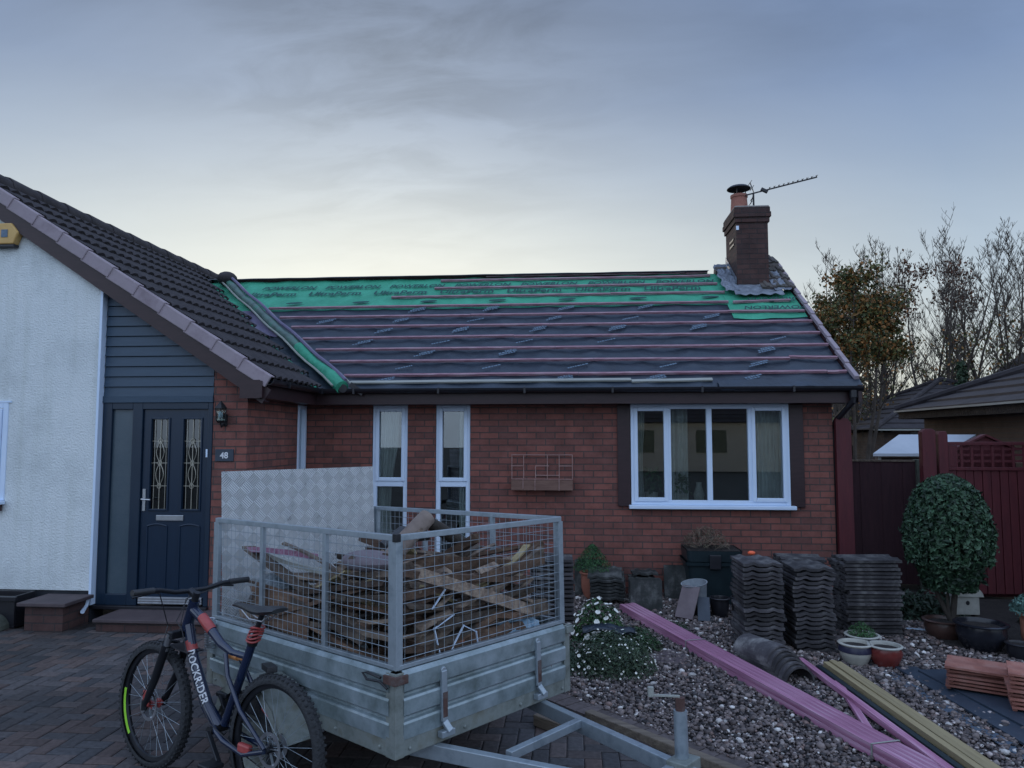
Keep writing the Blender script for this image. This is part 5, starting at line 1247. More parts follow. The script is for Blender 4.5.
pot('plant_pot',(5.50,-2.50,0),.125,.175,CREAM,'cream pot with a dark blue band, nearest the planks',rim=CREAM,band=BLUEG)
pot('plant_pot',(5.71,-2.55,0),.125,.175,REDG,'glazed dark red pot beside the cream pot',rim=STONEW)
pot('plant_pot',(5.66,-2.22,0),.135,.17,BLUEG,'pale rimmed pot holding a small green plant',rim=STONEW)
def tuft(name,loc,n,rad,h,cols,label,cat,size=.03,aspect=.3,seed=1,stem=True,drop=0):
    t=thing(name,label,cat,loc)
    def smp(r):
        a=r.uniform(0,6.283); q=rad*r.random()**.6; z=h*(1-(q/rad)**2*.7)*r.uniform(.25,1.0); return ((q*math.cos(a),q*math.sin(a),z-drop*(q/rad)**2),(math.cos(a)*.6,math.sin(a)*.6,.9))
    leaves(n,smp,size,cols,seed=seed,aspect=aspect,jit=.5).build('foliage',LEAF,t,fixn=False)
    if stem:
        m=MB(); r=random.Random(seed)
        for i in range(14):
            a=r.uniform(0,6.28); q=rad*r.uniform(.2,.7); m.tube([(q*.2*math.cos(a),q*.2*math.sin(a),-.02),(q*math.cos(a),q*math.sin(a),h*.7)],.0025,4)
        m.build('stems',BARK,t,fixn=False)
    return t
GR=[(.035,.085,.03),(.05,.11,.04),(.025,.065,.028)]
tuft('small_plant',(5.65,-2.24,.15),900,.11,.13,[(.03,.10,.03),(.045,.13,.04)],'small bright green feathery plant in the pale rimmed pot','plant',size=.022,aspect=.25,seed=3)
# big dark planter by the wall (wheeled-bin like tub)
t=thing('planter_tub','large dark green plastic tub planter against the brick wall below the bow window','planter',(4.77,-.32,0))
def tapered(m,cx,cy,z0,z1,a0,b0,a1,b1,r=.05):
    pl=[]
    for z,a,b in ((z0,a0,b0),(z1,a1,b1)):
        ring=[]
        for (sx,sy,st_) in ((1,-1,-90),(1,1,0),(-1,1,90),(-1,-1,180)):
            for k in range(5):
                an=R(st_+90*k/4); ring.append((cx+sx*(a-r)+r*math.cos(an),cy+sy*(b-r)+r*math.sin(an),z))
        pl.append(ring)
    n=20; m.add(pl[0]+pl[1],[(i,(i+1)%n,n+(i+1)%n,n+i) for i in range(n)]+[tuple(range(n))[::-1]]); return m
tapered(MB(),0,0,0,.43,.24,.20,.285,.235).build('tub_body',BIN,t,smooth=True)
m=MB(); tapered(m,0,0,.43,.47,.31,.26,.315,.265); tapered(m,0,0,.47,.59,.29,.24,.30,.25); m.build('tub_rim',BIN,t,bevel=.004)
q=MB().box((-.06,-.275,.40),(.06,-.245,.55)); q.build('handle_grip',BLACKP,t,bevel=.006)
MB().box((-.28,-.23,.55),(.28,.23,.592)).build('compost',SOIL,t)
tuft('dead_grass',(4.72,-.30,.59),900,.26,.24,[(.20,.14,.10),(.13,.09,.07),(.10,.09,.06)],'dry brown dead plants in the top of the dark green tub','dead plant',size=.09,aspect=.06,seed=8)
for k,(x,y,r_,lab) in enumerate([(4.72,-1.02,.10,'black plastic pot in front of the dark green tub, left one'),(4.95,-.98,.11,'black plastic pot in front of the dark green tub, right one')]):
    pot('flower_pot',(x,y,0),r_,.2,BLACKP,lab,belly=1.0)
# bucket-like metal vent with slate leaning
t=thing('metal_bucket','pale battered metal bucket in front of the dark green tub','bucket',(4.50,-.98,.14)); 
MB().lathe([(.001,0),(.10,0),(.125,.18),(.135,.20),(.125,.2),(.1,.02),(.001,.02)],22).build('bucket_body',noisy('chalky metal',(.20,.23,.26),(.32,.35,.38),scale=12,rough=.6),t,smooth=True); t.rotation_euler=(R(6),R(-8),0)
tagp(MB().lathe([(.001,0),(.11,0),(.12,.13),(.001,.13)],16,(4.50,-.96,.005)).build('upturned_pot',BLACKP,None,smooth=True),'black upturned pot under the pale metal bucket','plant pot')
board('roof_slate',(4.33,-1.22,.03),(4.43,-1.10,.32),.20,.014,noisy('pinkish slate',(.14,.11,.12),(.2,.16,.17),scale=5),'pinkish flat tile leaning against the pale metal bucket','tile')
board('roof_slate',(4.52,-1.28,.02),(4.54,-1.13,.22),.12,.012,GUN,'small grey tile leaning beside the pinkish one','tile')
tagp(MB().sphere((4.79,-2.12,.815),.022,12,8,(1.5,1,.8)).build('orange_knob',ORNG,None,smooth=True),'small orange plastic object on the leftmost tall tile stack','plastic object')
# conifer in terracotta pot by the wall
pot('plant_pot',(3.46,-.25,0),.14,.3,TERRA,'terracotta pot under the little conifer, half hidden by tiles',belly=1.0)
t=thing('dwarf_conifer','small feathery green conifer against the brick wall right of the trailer','conifer',(3.46,-.25,.33))
def smp(r):
    z=r.random()**1.2; rad=.23*(1-z)**.8+.02; a=r.uniform(0,6.28); q=rad*r.random()**.4; return ((q*math.cos(a),q*math.sin(a),z*.27),(math.cos(a),math.sin(a),.8))
leaves(2200,smp,.035,[(.03,.10,.035),(.045,.13,.04),(.02,.07,.03)],seed=4,aspect=.2).build('foliage',LEAF,t,fixn=False); MB().tube([(0,0,-.04),(0,0,.3)],[.012,.004],6).build('stem',BARK,t)
# daisy bush, white flowers, fern
def bush(name,loc,rx,ry,h,n,cols,label,cat,fl=0,flr=.010,seed=1,lsize=.03,asp=.35,flm=None,z0=.0):
    t=thing(name,label,cat,loc); r=random.Random(seed)
    def surf(r,deep):
        a=r.uniform(0,6.283); u=r.random(); ph=math.acos(1-u); rr=(1-deep*r.random()**1.5)*(1+.16*noise.noise(Vector((math.cos(a)*1.6,math.sin(a)*1.6,ph+seed))))
        p=(rx*rr*math.sin(ph)*math.cos(a),ry*rr*math.sin(ph)*math.sin(a),z0+h*rr*math.cos(ph)); return p,(math.sin(ph)*math.cos(a),math.sin(ph)*math.sin(a),math.cos(ph)+.3)
    leaves(n,lambda q:surf(q,.6),lsize,cols,seed=seed,aspect=asp,jit=.45).build('foliage',LEAF,t,fixn=False)
    m=MB()
    for i in range(16):
        p,_=surf(r,.2); m.tube([(p[0]*.08,p[1]*.08,-.01),(p[0]*.6,p[1]*.6,p[2]*.5),(p[0]*.9,p[1]*.9,p[2]*.88)],[.005,.004,.002],5)
    m.build('stems',BARK,t,fixn=False)
    if fl:
        m=MB()
        for i in range(fl):
            p,nm=surf(r,.0); p=Vector(p)*1.04; nm=Vector(nm)+Vector((r.gauss(0,.4),r.gauss(0,.4),r.gauss(0,.3))); nm.normalize(); u_=nm.cross(Vector((.3,.2,1))).normalized(); v_=nm.cross(u_); rr=flr*r.uniform(.6,1.3)
            k=7; m.add([p+(u_*math.cos(2*math.pi*j/k)+v_*math.sin(2*math.pi*j/k))*rr+nm*.003*(j%2) for j in range(k)]+[p-nm*.003],[(j,(j+1)%k,k) for j in range(k)])
        m.build('blossom',flm or FLWW,t,fixn=False)
    return t
bush('daisy_bush',(3.56,-2.85,0),.33,.30,.30,6500,[(.035,.065,.035),(.05,.085,.045),(.07,.10,.06),(.03,.05,.035)],'low bush dotted with small white daisies at the gravel edge','bush',fl=170,flr=.008,seed=2,lsize=.028)
bush('daisy_bush',(3.22,-2.75,0),.26,.3,.20,2600,[(.03,.06,.035),(.045,.075,.045)],'dark straggly bush beside the trailer corner with a few daisies','bush',fl=26,flr=.012,seed=12,lsize=.03)
bush('bedding_plant',(3.46,-2.02,0),.24,.16,.36,1500,GR,'clump of larger white flowers above the daisy bush','flowering plant',fl=60,flr=.024,seed=6,lsize=.05)
bush('fern_clump',(3.75,-2.25,0),.25,.22,.20,1500,[(.02,.05,.02),(.035,.08,.03)],'low dark green leafy clump between the flowers and purple bundle','plant',seed=7,lsize=.06,asp=.18)
bush('ivy_clump',(4.20,-1.55,0),.16,.14,.07,500,[(.03,.06,.03),(.05,.08,.05)],'small weed clump on the gravel beside the purple bundle','weed',seed=13,lsize=.03)
tagp(MB().grid(lambda u,v:(3.32+.45*u,-2.42+.20*v+.05*math.sin(u*6),.20+.05*noise.noise(Vector((u*4,v*4,2)))-.03*(u-.5)**2*2),16,6).build('slate_sheet',DARKM,None,smooth=True,fixn=False,solid=.004),'dark crumpled membrane scrap draped over the plants by the white flowers','membrane scrap')
t=thing('stepping_stone','round dark slab set in the gravel right of the daisy bush','stepping stone',(3.98,-2.45,0)); MB().lathe([(.001,.022),(.19,.022),(.21,.0)],30).build('slab_body',SLAB,t)
# clipped tree in a glazed pot
t=thing('clipped_shrub','dense evergreen shrub clipped to a rounded dome standing before the red fence','shrub',(6.68,-1.62,.16))
def dome(r):
    a=r.uniform(0,6.283); z=r.random(); 
    zz=z
    rad=.362*(math.sqrt(max(0,1-((zz-.45)/.55)**2)) if zz>.45 else (.78+.22*math.sin(zz/.45*math.pi/2)))
    if zz<.22: rad*=.72+.1*zz/.22
    k=1-.22*r.random()**2; bump=1+.075*noise.noise(Vector((math.cos(a)*1.8,math.sin(a)*1.8,zz*3)))+.06*noise.noise(Vector((math.cos(a)*5,math.sin(a)*5,zz*9)))+(.10*r.random() if r.random()<.05 else 0)
    return ((rad*k*bump*math.cos(a),rad*k*bump*math.sin(a),.28+zz*1.03),(math.cos(a),math.sin(a),(zz-.4)*1.6))
leaves(12500,dome,.050,[(.012,.035,.018),(.026,.065,.032),(.06,.12,.07),(.010,.028,.015),(.04,.09,.045)],seed=31,aspect=.5,jit=.42).build('crown',LEAF,t,fixn=False)
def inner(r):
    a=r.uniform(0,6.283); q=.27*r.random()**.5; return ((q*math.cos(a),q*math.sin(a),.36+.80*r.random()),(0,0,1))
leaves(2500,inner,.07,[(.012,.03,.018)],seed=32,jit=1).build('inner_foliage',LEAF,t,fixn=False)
m=MB().tube([(0,0,-.02),(.03,.0,.2),(.06,0,.5)],[.032,.026,.02],8); m.tube([(-.01,0,0),(-.09,.02,.18),(-.16,.02,.36)],[.026,.02,.014],8); m.tube([(-.02,.0,.02),(-.05,-.03,.2),(-.02,-.05,.4)],[.014,.012,.01],6); m.build('trunk',BARK,t,smooth=True)
pot('plant_pot',(6.58,-1.68,0),.17,.18,noisy('brown glaze',(.05,.028,.024),(.09,.05,.04),scale=6,rough=.35),'brown glazed bowl holding the clipped shrub',belly=1.05)
pot('plant_pot',(6.72,-2.02,0),.20,.24,BLACKG,'wide glossy black pot in front of the clipped shrub',belly=1.05)
pot('plant_pot',(7.18,-2.10,0),.18,.34,TERRA,'large terracotta pot with blue green foliage at the right edge',belly=.98)
bush('blue_plant',(7.20,-2.08,.33),.24,.22,.20,2600,[(.10,.19,.17),(.13,.24,.21),(.07,.14,.12)],'mounded blue green foliage in the terracotta pot','plant',seed=15,lsize=.035,asp=.5)
pot('plant_pot',(6.88,-2.28,0),.10,.14,BLACKP,'small black plastic pot between the glossy black pot and terracotta pot',belly=1.0)
# pale birdhouse-like stone lantern
t=thing('birdhouse','weathered white bird house with a curved roof behind the shrub stems','bird house',(6.98,-1.25,0)); t.scale=(.72,.72,.85)
m=MB().box((-.15,-.08,.16),(.15,.08,.38)); m.build('house_box',STONEW,t,bevel=.006)
m=MB(); pl=[(-.20,.36)]+[(.19*math.cos(math.pi*(10-i)/10),.37+.11*math.sin(math.pi*i/10)) for i in range(11)]+[(.20,.36)]; m.prism(pl,-.11,.11,Matrix.Rotation(R(90),4,'X')); m.build('house_roof',STONEW,t,bevel=.004)
for x in (-.12,.12): MB().box((x-.015,-.06,0),(x+.015,.06,.16)).build('leg',BARK,t)
MB().lathe([(.001,0),(.025,0)],12,(0,-.082,.29),axis='y').build('entrance_hole',BLACKP,t)
for (x,y,n,s_,lab) in [(6.55,-.9,900,.26,'dark ground cover shrub at the foot of the dark fence gap'),(7.0,-.8,1200,.3,'dark leafy plant behind the clipped shrub stems'),(7.75,-1.2,900,.24,'dark leafy plant at the foot of the red fence, right edge')]:
    bush('border_plant',(x,y,0.02),s_,s_*.8,s_*1.0,n,[(.015,.035,.02),(.025,.05,.03)],lab,'plant',seed=int(x*10),lsize=.06)
tagp(MB().bar((6.35,-1.45,.035),(6.62,-1.52,.035),.012,.012).build('white_stick',UPVC,None),'thin white plastic stick lying on the gravel right of the tile stacks','stick')
t=thing('solar_light','slim white topped garden stake light at the right edge','garden light',(7.62,-1.75,0)); MB().tube([(0,0,0),(0,0,.62)],.008,8).build('stake',STEEL,t); MB().lathe([(.001,.64),(.03,.63),(.035,.62),(.03,.61),(.001,.6)],12).build('lamp_head',UPVC,t,smooth=True)

# ------------------------------------------------------------------ fences and gates
t=thing('gate_post','red painted boarded gate post fixed to the right end of the house wall','gate post',(6.335,-.03,0))
m=MB(); m.prism([(-.085,0),(.085,0),(.085,1.98),(.05,2.03),(0,2.045),(-.05,2.045),(-.085,2.03)],-.035,.035,Matrix.Rotation(R(90),4,'X')); m.build('board',REDP,t,bevel=.004)
t=thing('red_gate','dark red boarded fence panel with lattice top and twin posts behind the clipped shrub','fence',(7.20,0,0)); t.scale=(.93,1,.925)
m=MB(); m.prism([(0,0),(.16,0),(.16,2.04),(.12,2.07),(.04,2.07),(0,2.03)],-.05,.05,Matrix.Rotation(R(90),4,'X')); m.build('post',REDP,t,bevel=.006)
m=MB(); m.prism([(.19,0),(.30,0),(.30,2.0),(.28,2.04),(.21,2.04),(.19,2.0)],-.05,.05,Matrix.Rotation(R(90),4,'X')); m.build('post',REDP,t,bevel=.006)
m=MB(); x=.31
while x<2.3: m.box((x,-.012,.08),(x+.092,.012,1.56),Matrix.Translation((0,sr.gauss(0,.003),0))); x+=.1
m.build('boards',REDP,t,fixn=False,bevel=.004)
for lo_,hi_ in (((.305,-.03,1.561),(2.32,.03,1.60)),((.305,-.03,1.87),(2.32,.03,1.91)),((.305,.013,.3),(2.32,.04,.38)),((.305,-.025,1.601),(.42,.025,1.869)),((2.22,-.025,1.601),(2.32,.025,1.869))): MB().box(lo_,hi_).build('rail',REDP,t,bevel=.004)
m=MB(); x=.46
while x<2.2: m.box((x,-.008,1.602),(x+.03,.0,1.868)); x+=.12
for z_ in (1.66,1.735,1.81): m.box((.42,.001,z_),(2.22,.008,z_+.03))
m.build('lattice',REDP,t)
def darkfence(x0,x1,y0,y1,h,label,top=True):
    t=thing('dark_fence',label,'fence',(x0,y0,0)); d=Vector((x1-x0,y1-y0,0)); L=d.length; d.normalize(); m=MB(); s_=0; k=0
    while s_<L-.05:
        m.bar(d*s_+Vector((0,0,.05))+d.cross(Vector((0,0,1)))*.008*(k%2),d*s_+Vector((0,0,h))+d.cross(Vector((0,0,1)))*.008*(k%2),.01,.14,up=d); s_+=.12; k+=1
    m.build('boards',DKFEN,t,fixn=False); MB().bar(Vector((0,0,h+.012)),d*L+Vector((0,0,h+.012)),.05,.022).build('top_rail',WOOD1,t); return t
darkfence(6.50,7.39,.75,.6,1.52,'dark stained fence panel seen through the gap beside the house')
darkfence(7.51,8.6,.6,.55,1.51,'dark stained fence panel half hidden behind the red posts')
t=thing('fence_post','grey green concrete post between the two dark fence panels','fence post',(7.45,.6,0)); MB().box((-.055,-.055,0),(.055,.055,1.55)).build('post_body',GPOST,t,bevel=.008)
MB()
# ------------------------------------------------------------------ neighbouring buildings
def hiproof(m,x0,x1,y0,y1,ze,rise,tile=True,ov=.25):
    x0-=ov;x1+=ov;y0-=ov;y1+=ov; d=(y1-y0)/2; n=int(math.hypot(d,rise)/.33)
    A=[Vector((x0,y0,ze)),Vector((x1,y0,ze)),Vector((x1,y1,ze)),Vector((x0,y1,ze))]; r0=Vector((x0+d,y0+d,ze+rise)); r1=Vector((x1-d,y0+d,ze+rise))
    def slope(a,b,c,dd):
        up=Vector((0,0,1))
        for i in range(n):
            t0,t1=i/n,(i+1)/n
            p0,p1=a.lerp(dd,t0),b.lerp(c,t0); q0,q1=a.lerp(dd,t1),b.lerp(c,t1)
            m.add([p0,p1,p1+up*.035,p0+up*.035,q1+up*.003,q0+up*.003],[(0,1,2,3),(3,2,4,5)])
    slope(A[0],A[1],r1,r0); slope(A[1],A[2],r1,r1); slope(A[2],A[3],r0,r1); slope(A[3],A[0],r0,r0)
    # hip caps
    for a,b in ((A[0],r0),(A[1],r1),(A[2],r1),(A[3],r0)): m.tube([a+Vector((0,0,.04)),b+Vector((0,0,.04))],.07,8)
    m.tube([r0+Vector((0,0,.05)),r1+Vector((0,0,.05))],.08,8)
    return m
t=thing('neighbour_garage','low neighbouring building with a dark tiled hipped roof behind the red fence','garage',(12.75,-2.6,0),R(90))
MB().box((.0,.0,0),(6.4,3.75,2.12)).build('wall',BR3,t); hiproof(MB(),0,6.4,0,3.75,2.25,.92,ov=.3).build('roof',TILE,t)
m=MB().box((-.25,3.99,2.12),(6.68,4.03,2.235)); m.box((6.64,-.2,2.12),(6.68,3.99,2.235)); m.box((-.2,3.7505,2.12),(6.6,3.99,2.14)); m.build('fascia',SOIL,t); m=MB().box((-.25,4.031,2.236),(6.7,4.10,2.262)); m.build('gutter',PALEW,t)
t=thing('neighbour_house','farther brown brick outbuilding with a dark hipped roof left of the garage','outbuilding',(11.15,11,0))
MB().box((.25,.25,0),(6,6,1.95)).build('wall',BR3,t); hiproof(MB(),.25,6,.25,6,2.02,1.5,ov=.35).build('roof',TILE,t)
MB().box((-.14,-.16,1.99),(6.3,-.10,2.03)).build('gutter',PALEW,t); m=MB().box((.9,.2,0),(1.2,.249,1.95)); m.build('downpipe',BLACKP,t)
MB().box((3.2,.19,.9),(4.4,.249,1.7)).build('window',GLASS,t)
t=thing('gable_house','distant gabled roof with a pale verge rising above the garage at the right edge','house',(15.2,10,0))
MB().box((0,0,0),(6,6,2.6)).build('wall',BR3,t)
m=MB(); m.add([(-.3,-.3,2.5),(3,-.3,4.75),(6.3,-.3,2.5),(-.3,6.3,2.5),(3,6.3,4.75),(6.3,6.3,2.5)],[(0,1,4,3),(1,2,5,4),(0,2,1),(3,4,5)]); m.build('roof',TILE,t)
m=MB().bar((-.35,-.33,2.5),(3,-.33,4.80),.06,.2,up=(0,0,1)); m.bar((6.35,-.33,2.5),(3,-.33,4.80),.06,.2,up=(0,0,1)); m.build('verge',VERGE,t)
t=thing('white_roof_shed','low garden building with a flat pale white roof behind the dark fence','shed',(7.7,1.0,0))
c=[G(873,453.5,0,Y=1.0),G(945,453.5,0,Y=1.0),G(976,434.5,0,Y=1.6),G(899,434.5,0,Y=1.6)]
m=MB(); vs=[v-Vector((7.7,1.0,0)) for v in c]; vs+=[v+Vector((0,0,-.035)) for v in vs]; m.add(vs,[(0,1,2,3),(7,6,5,4),(0,4,5,1),(1,5,6,2),(2,6,7,3),(3,7,4,0)]); m.build('roof',WHITEC,t)
a_=vs[0];b_=vs[1]; m=MB().box((a_.x+.12,a_.y+.1,0),(b_.x,a_.y+.16,a_.z-.05)); m.build('wall',BR3,t); MB().box((a_.x+.08,a_.y+.05,0),(a_.x+.119,a_.y+.13,a_.z-.05)).build('corner_post',STONEW,t)
# little red gable (shed roof) over the fence
p=G(982,435,0,Y=.25); q0=G(955,447,0,Y=.25); q1=G(1008,447,0,Y=.25)
t=thing('red_shed','small dark red shed gable peeping over the lattice fence','shed',(p.x,.25,0))
m=MB(); hw=(q1.x-q0.x)/2; m.prism([(-hw,0),(hw,0),(hw,q0.z-.01),(0,p.z-.02),(-hw,q0.z-.01)],0,.04,Matrix.Rotation(R(90),4,'X')); m.build('front_wall',REDP,t)
m=MB().bar((-hw-.06,-.03,q0.z-.03),(0,-.03,p.z),.1,.02); m.bar((hw+.06,-.03,q0.z-.03),(0,-.03,p.z),.1,.02); m.add([(-hw-.06,0,q0.z-.02),(0,0,p.z),(0,.06,p.z),(-hw-.06,.06,q0.z-.02)],[(0,1,2,3)]); m.add([(hw+.06,0,q0.z-.02),(0,0,p.z),(0,.06,p.z),(hw+.06,.06,q0.z-.02)],[(0,1,2,3)]); m.build('roof',REDP,t,fixn=False)
# distant pale greenhouse glimpse
t=thing('greenhouse','pale blue white glazed lean-to glimpsed far off beside the house corner','greenhouse',(12.0,17,0))
m=MB().box((0,0,0),(1.6,.05,1.1)); m.build('glazing',WHITEC,t); m=MB(); m.add([(0,0,1.1),(1.6,0,1.1),(1.6,1,1.9),(0,1,1.9)],[(0,1,2,3)]); m.build('roof',WHITEC,t)
t=thing('far_bungalow','far off low bungalow roof glimpsed beyond the house corner','bungalow',(11,24,0)); MB().box((0,0,0),(9,5,2.1)).build('wall',BR3,t); hiproof(MB(),0,9,0,5,2.2,1.3).build('roof',TILE,t)
# house over the road behind the camera, mirrored in the windows
t=thing('opposite_house','cream house across the road behind the camera, seen only mirrored in the windows','house',(1,-38,0))
MB().box((0,0,0),(16,7,2.6)).build('wall',noisy('cream render',(.5,.47,.40),(.6,.57,.5),scale=2),t); hiproof(MB(),0,16,0,7,2.6,3.0).build('roof',TILE,t)
for x in (1.2,5,8.8): MB().box((x,7.001,1),(x+1.6,7.03,2.2)).build('window',GLASS,t)

# ------------------------------------------------------------------ trees
def tree(name,loc,h,label,cat,spread=.35,trunk_r=.09,levels=4,leafn=0,leafc=None,lsize=.12,seed=1,group=None,stems=1,leafz=.35,lean=0,upb=.35,ktwig=3,ls=.5,crown_r=None):
    t=thing(name,label,cat,loc,group=group); r=random.Random(seed); tm=MB(); cmx=MB(); tips=[]
    def grow(p,d,L,rad,lv):
        n=4 if lv<2 else 3; pts=[p]; rs=[rad]; q=p; dd=d
        for i in range(n):
            dd=(dd+Vector((r.gauss(0,.13),r.gauss(0,.13),r.gauss(0,.07)+.05*upb))).normalized(); q=q+dd*L/n; pts.append(q); rs.append(max(.004,rad*(1-.45*(i+1)/n)))
        (tm if lv<=1 else cmx).tube(pts,rs,7 if lv==0 else 5 if lv<3 else 3,cap=False)
        tips.extend([(pts[-1],lv),(pts[-2],lv)] if lv>=2 else [])
        if lv>=levels: return
        kids=ktwig+(1 if lv==0 else 0)+ (1 if r.random()<.5 else 0)
        for k in range(kids):
            f=r.uniform(.35 if lv==0 else .25,1.0); i=min(n-1,int(f*n)); fp=pts[i].lerp(pts[i+1],f*n-i) if i<n else pts[-1]
            side_=Vector((r.gauss(0,1),r.gauss(0,1),0)).normalized(); nd=(dd*(1-spread)+side_*spread+Vector((0,0,upb*.35))).normalized()
            grow(fp,nd,L*r.uniform(.45,.72),max(.004,rs[i]*.55),lv+1)
        grow(pts[-1],dd,L*.6,rs[-1]*.9,lv+1)
    for s_ in range(stems):
        a=r.uniform(0,6.28); d0=Vector((math.cos(a)*.18*(stems>1)+lean,math.sin(a)*.18*(stems>1),1)).normalized()
        grow(Vector((math.cos(a)*.15*(stems>1),math.sin(a)*.15*(stems>1),0)),d0,h*.42*r.uniform(.85,1.1),trunk_r,0)
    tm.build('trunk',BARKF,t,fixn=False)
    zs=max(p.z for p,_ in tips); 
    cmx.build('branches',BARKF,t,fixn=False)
    if leafn:
        cand=[p for p,lv in tips if p.z>zs*leafz]; 
        def smp(rr):
            p=rr.choice(cand); return (p+Vector((rr.gauss(0,ls*.5),rr.gauss(0,ls*.5),rr.gauss(0,ls*.38))),(rr.gauss(0,1),rr.gauss(0,1),.6))
        leaves(leafn,smp,lsize,leafc,seed=seed,aspect=.65,jit=.6).build('crown',LEAF,t,fixn=False)
    return t
AUT=[(.11,.11,.035),(.22,.12,.035),(.10,.11,.035),(.30,.13,.035),(.06,.075,.03)]
def stem_line(r,p,d,L,rad,n=8,wob=.09,up=.06):
    pts=[Vector(p)]; rs=[rad]; d=Vector(d).normalized()
    for i in range(n):
        d=(d+Vector((r.gauss(0,wob),r.gauss(0,wob),up))).normalized(); pts.append(pts[-1]+d*L/n); rs.append(max(.006,rad*(1-.95*(i+1)/n)))
    return pts,rs,d
def bare(loc,h,label,seed,group,stems=1,leafn=0,leafc=AUT,zlo=.3,zhi=1.0,rad=.10,side_n=16,blen=.26,lsz=.10):
    t=thing('bare_tree',label,'tree',loc,group=group); r=random.Random(seed); tm=MB(); cm=MB(); ends=[]
    for s_ in range(stems):
        a=r.uniform(0,6.28); k=(stems>1); pts,rs,_=stem_line(r,(k*.12*math.cos(a),k*.12*math.sin(a),-.05),(k*.16*math.cos(a),k*.16*math.sin(a),1),h*r.uniform(.86,1),rad/(1+.4*k),12,.05,.05)
        tm.tube(pts,rs,7,cap=False)
        for b in range(side_n):
            f=.22+.76*(b+r.random())/side_n; i=min(11,int(f*12)); p=pts[i].lerp(pts[i+1],f*12-i); a=r.uniform(0,6.28); an=R(r.uniform(28,55)); L=h*blen*(1.25-f*.85)*r.uniform(.6,1.25)
            bp,br,_=stem_line(r,p,(math.sin(an)*math.cos(a),math.sin(an)*math.sin(a),math.cos(an)),L,max(.009,rs[i]*.5),6,.12,.10); cm.tube(bp,br,4,cap=False); ends.append(bp[-1])
            for c in range(8):
                q=r.uniform(.25,1); j=min(5,int(q*6)); pp=bp[j]; a2=r.uniform(0,6.28); an2=R(r.uniform(20,50)); tp,tr_,_=stem_line(r,pp,(math.sin(an2)*math.cos(a2),math.sin(an2)*math.sin(a2),math.cos(an2)),L*r.uniform(.25,.5),.009,4,.16,.10); cm.tube(tp,[.008,.0065,.0055,.005,.004],3,cap=False); ends+= [tp[-1],tp[2]]
                for e in range(3):
                    a3=r.uniform(0,6.28); up_=[tp[2],tp[2]+Vector((.5*math.cos(a3),.5*math.sin(a3),.9))*L*.12]; cm.tube(up_,[.006,.004],3,cap=False)
    tm.build('trunk',BARKF,t,fixn=False); cm.build('branches',BARKF,t,fixn=False)
    if leafn:
        cand=[e for e in ends if zlo*h<e.z<zhi*h] or ends
        leaves(leafn,lambda q:((lambda p:(p+Vector((q.gauss(0,.16),q.gauss(0,.16),q.gauss(0,.14))),(q.gauss(0,1),q.gauss(0,1),.5)))(q.choice(cand))),lsz,leafc,seed=seed,aspect=.65,jit=.6).build('crown',LEAF,t,fixn=False)
    return t
# bronze leaved tree just behind the gable
t=thing('autumn_tree','leafy tree with bronze and green autumn leaves right behind the house gable','tree',(9.95,9.5,.30)); r_=random.Random(17); tm=MB(); cm=MB(); clumps=[]
for k in range(6):
    a=k*1.05; pts,rs,_=stem_line(r_,(.12*math.cos(a),.12*math.sin(a),-.05),(.20*math.cos(a),.20*math.sin(a),1),5.4*r_.uniform(.85,1.05),.06,9,.07,.05); tm.tube(pts,rs,6,cap=False)
    for b in range(16):
        f=.42+.57*r_.random(); i=min(8,int(f*9)); p=pts[i]; a2=r_.uniform(0,6.28); bp,br,_=stem_line(r_,p,(math.cos(a2)*.9,math.sin(a2)*.9,.7),r_.uniform(.4,1.15)*(1.25-f*.6),.018,5,.16,.05); cm.tube(bp,br,4,cap=False)
        for q in (bp[-1],bp[3],bp[4]):
            e=Vector(((q.x)/1.5,(q.y)/1.5,(q.z-4.6)/1.45))
            if e.length<1.08 and q.z>3.3: clumps.append(q)
tm.build('trunk',BARKF,t,fixn=False); cm.build('branches',BARKF,t,fixn=False)
clumps=[c for c in clumps if r_.random()<.7]
leaves(14000,lambda q:((lambda p:(p+Vector((q.gauss(0,.15),q.gauss(0,.15),q.gauss(0,.12))),(q.gauss(0,1),q.gauss(0,1),.8)))(q.choice(clumps))),.085,AUT,seed=3,aspect=.7,jit=.55).build('crown',LEAF,t,fixn=False)
BT='leafless trees beyond the rooftops'
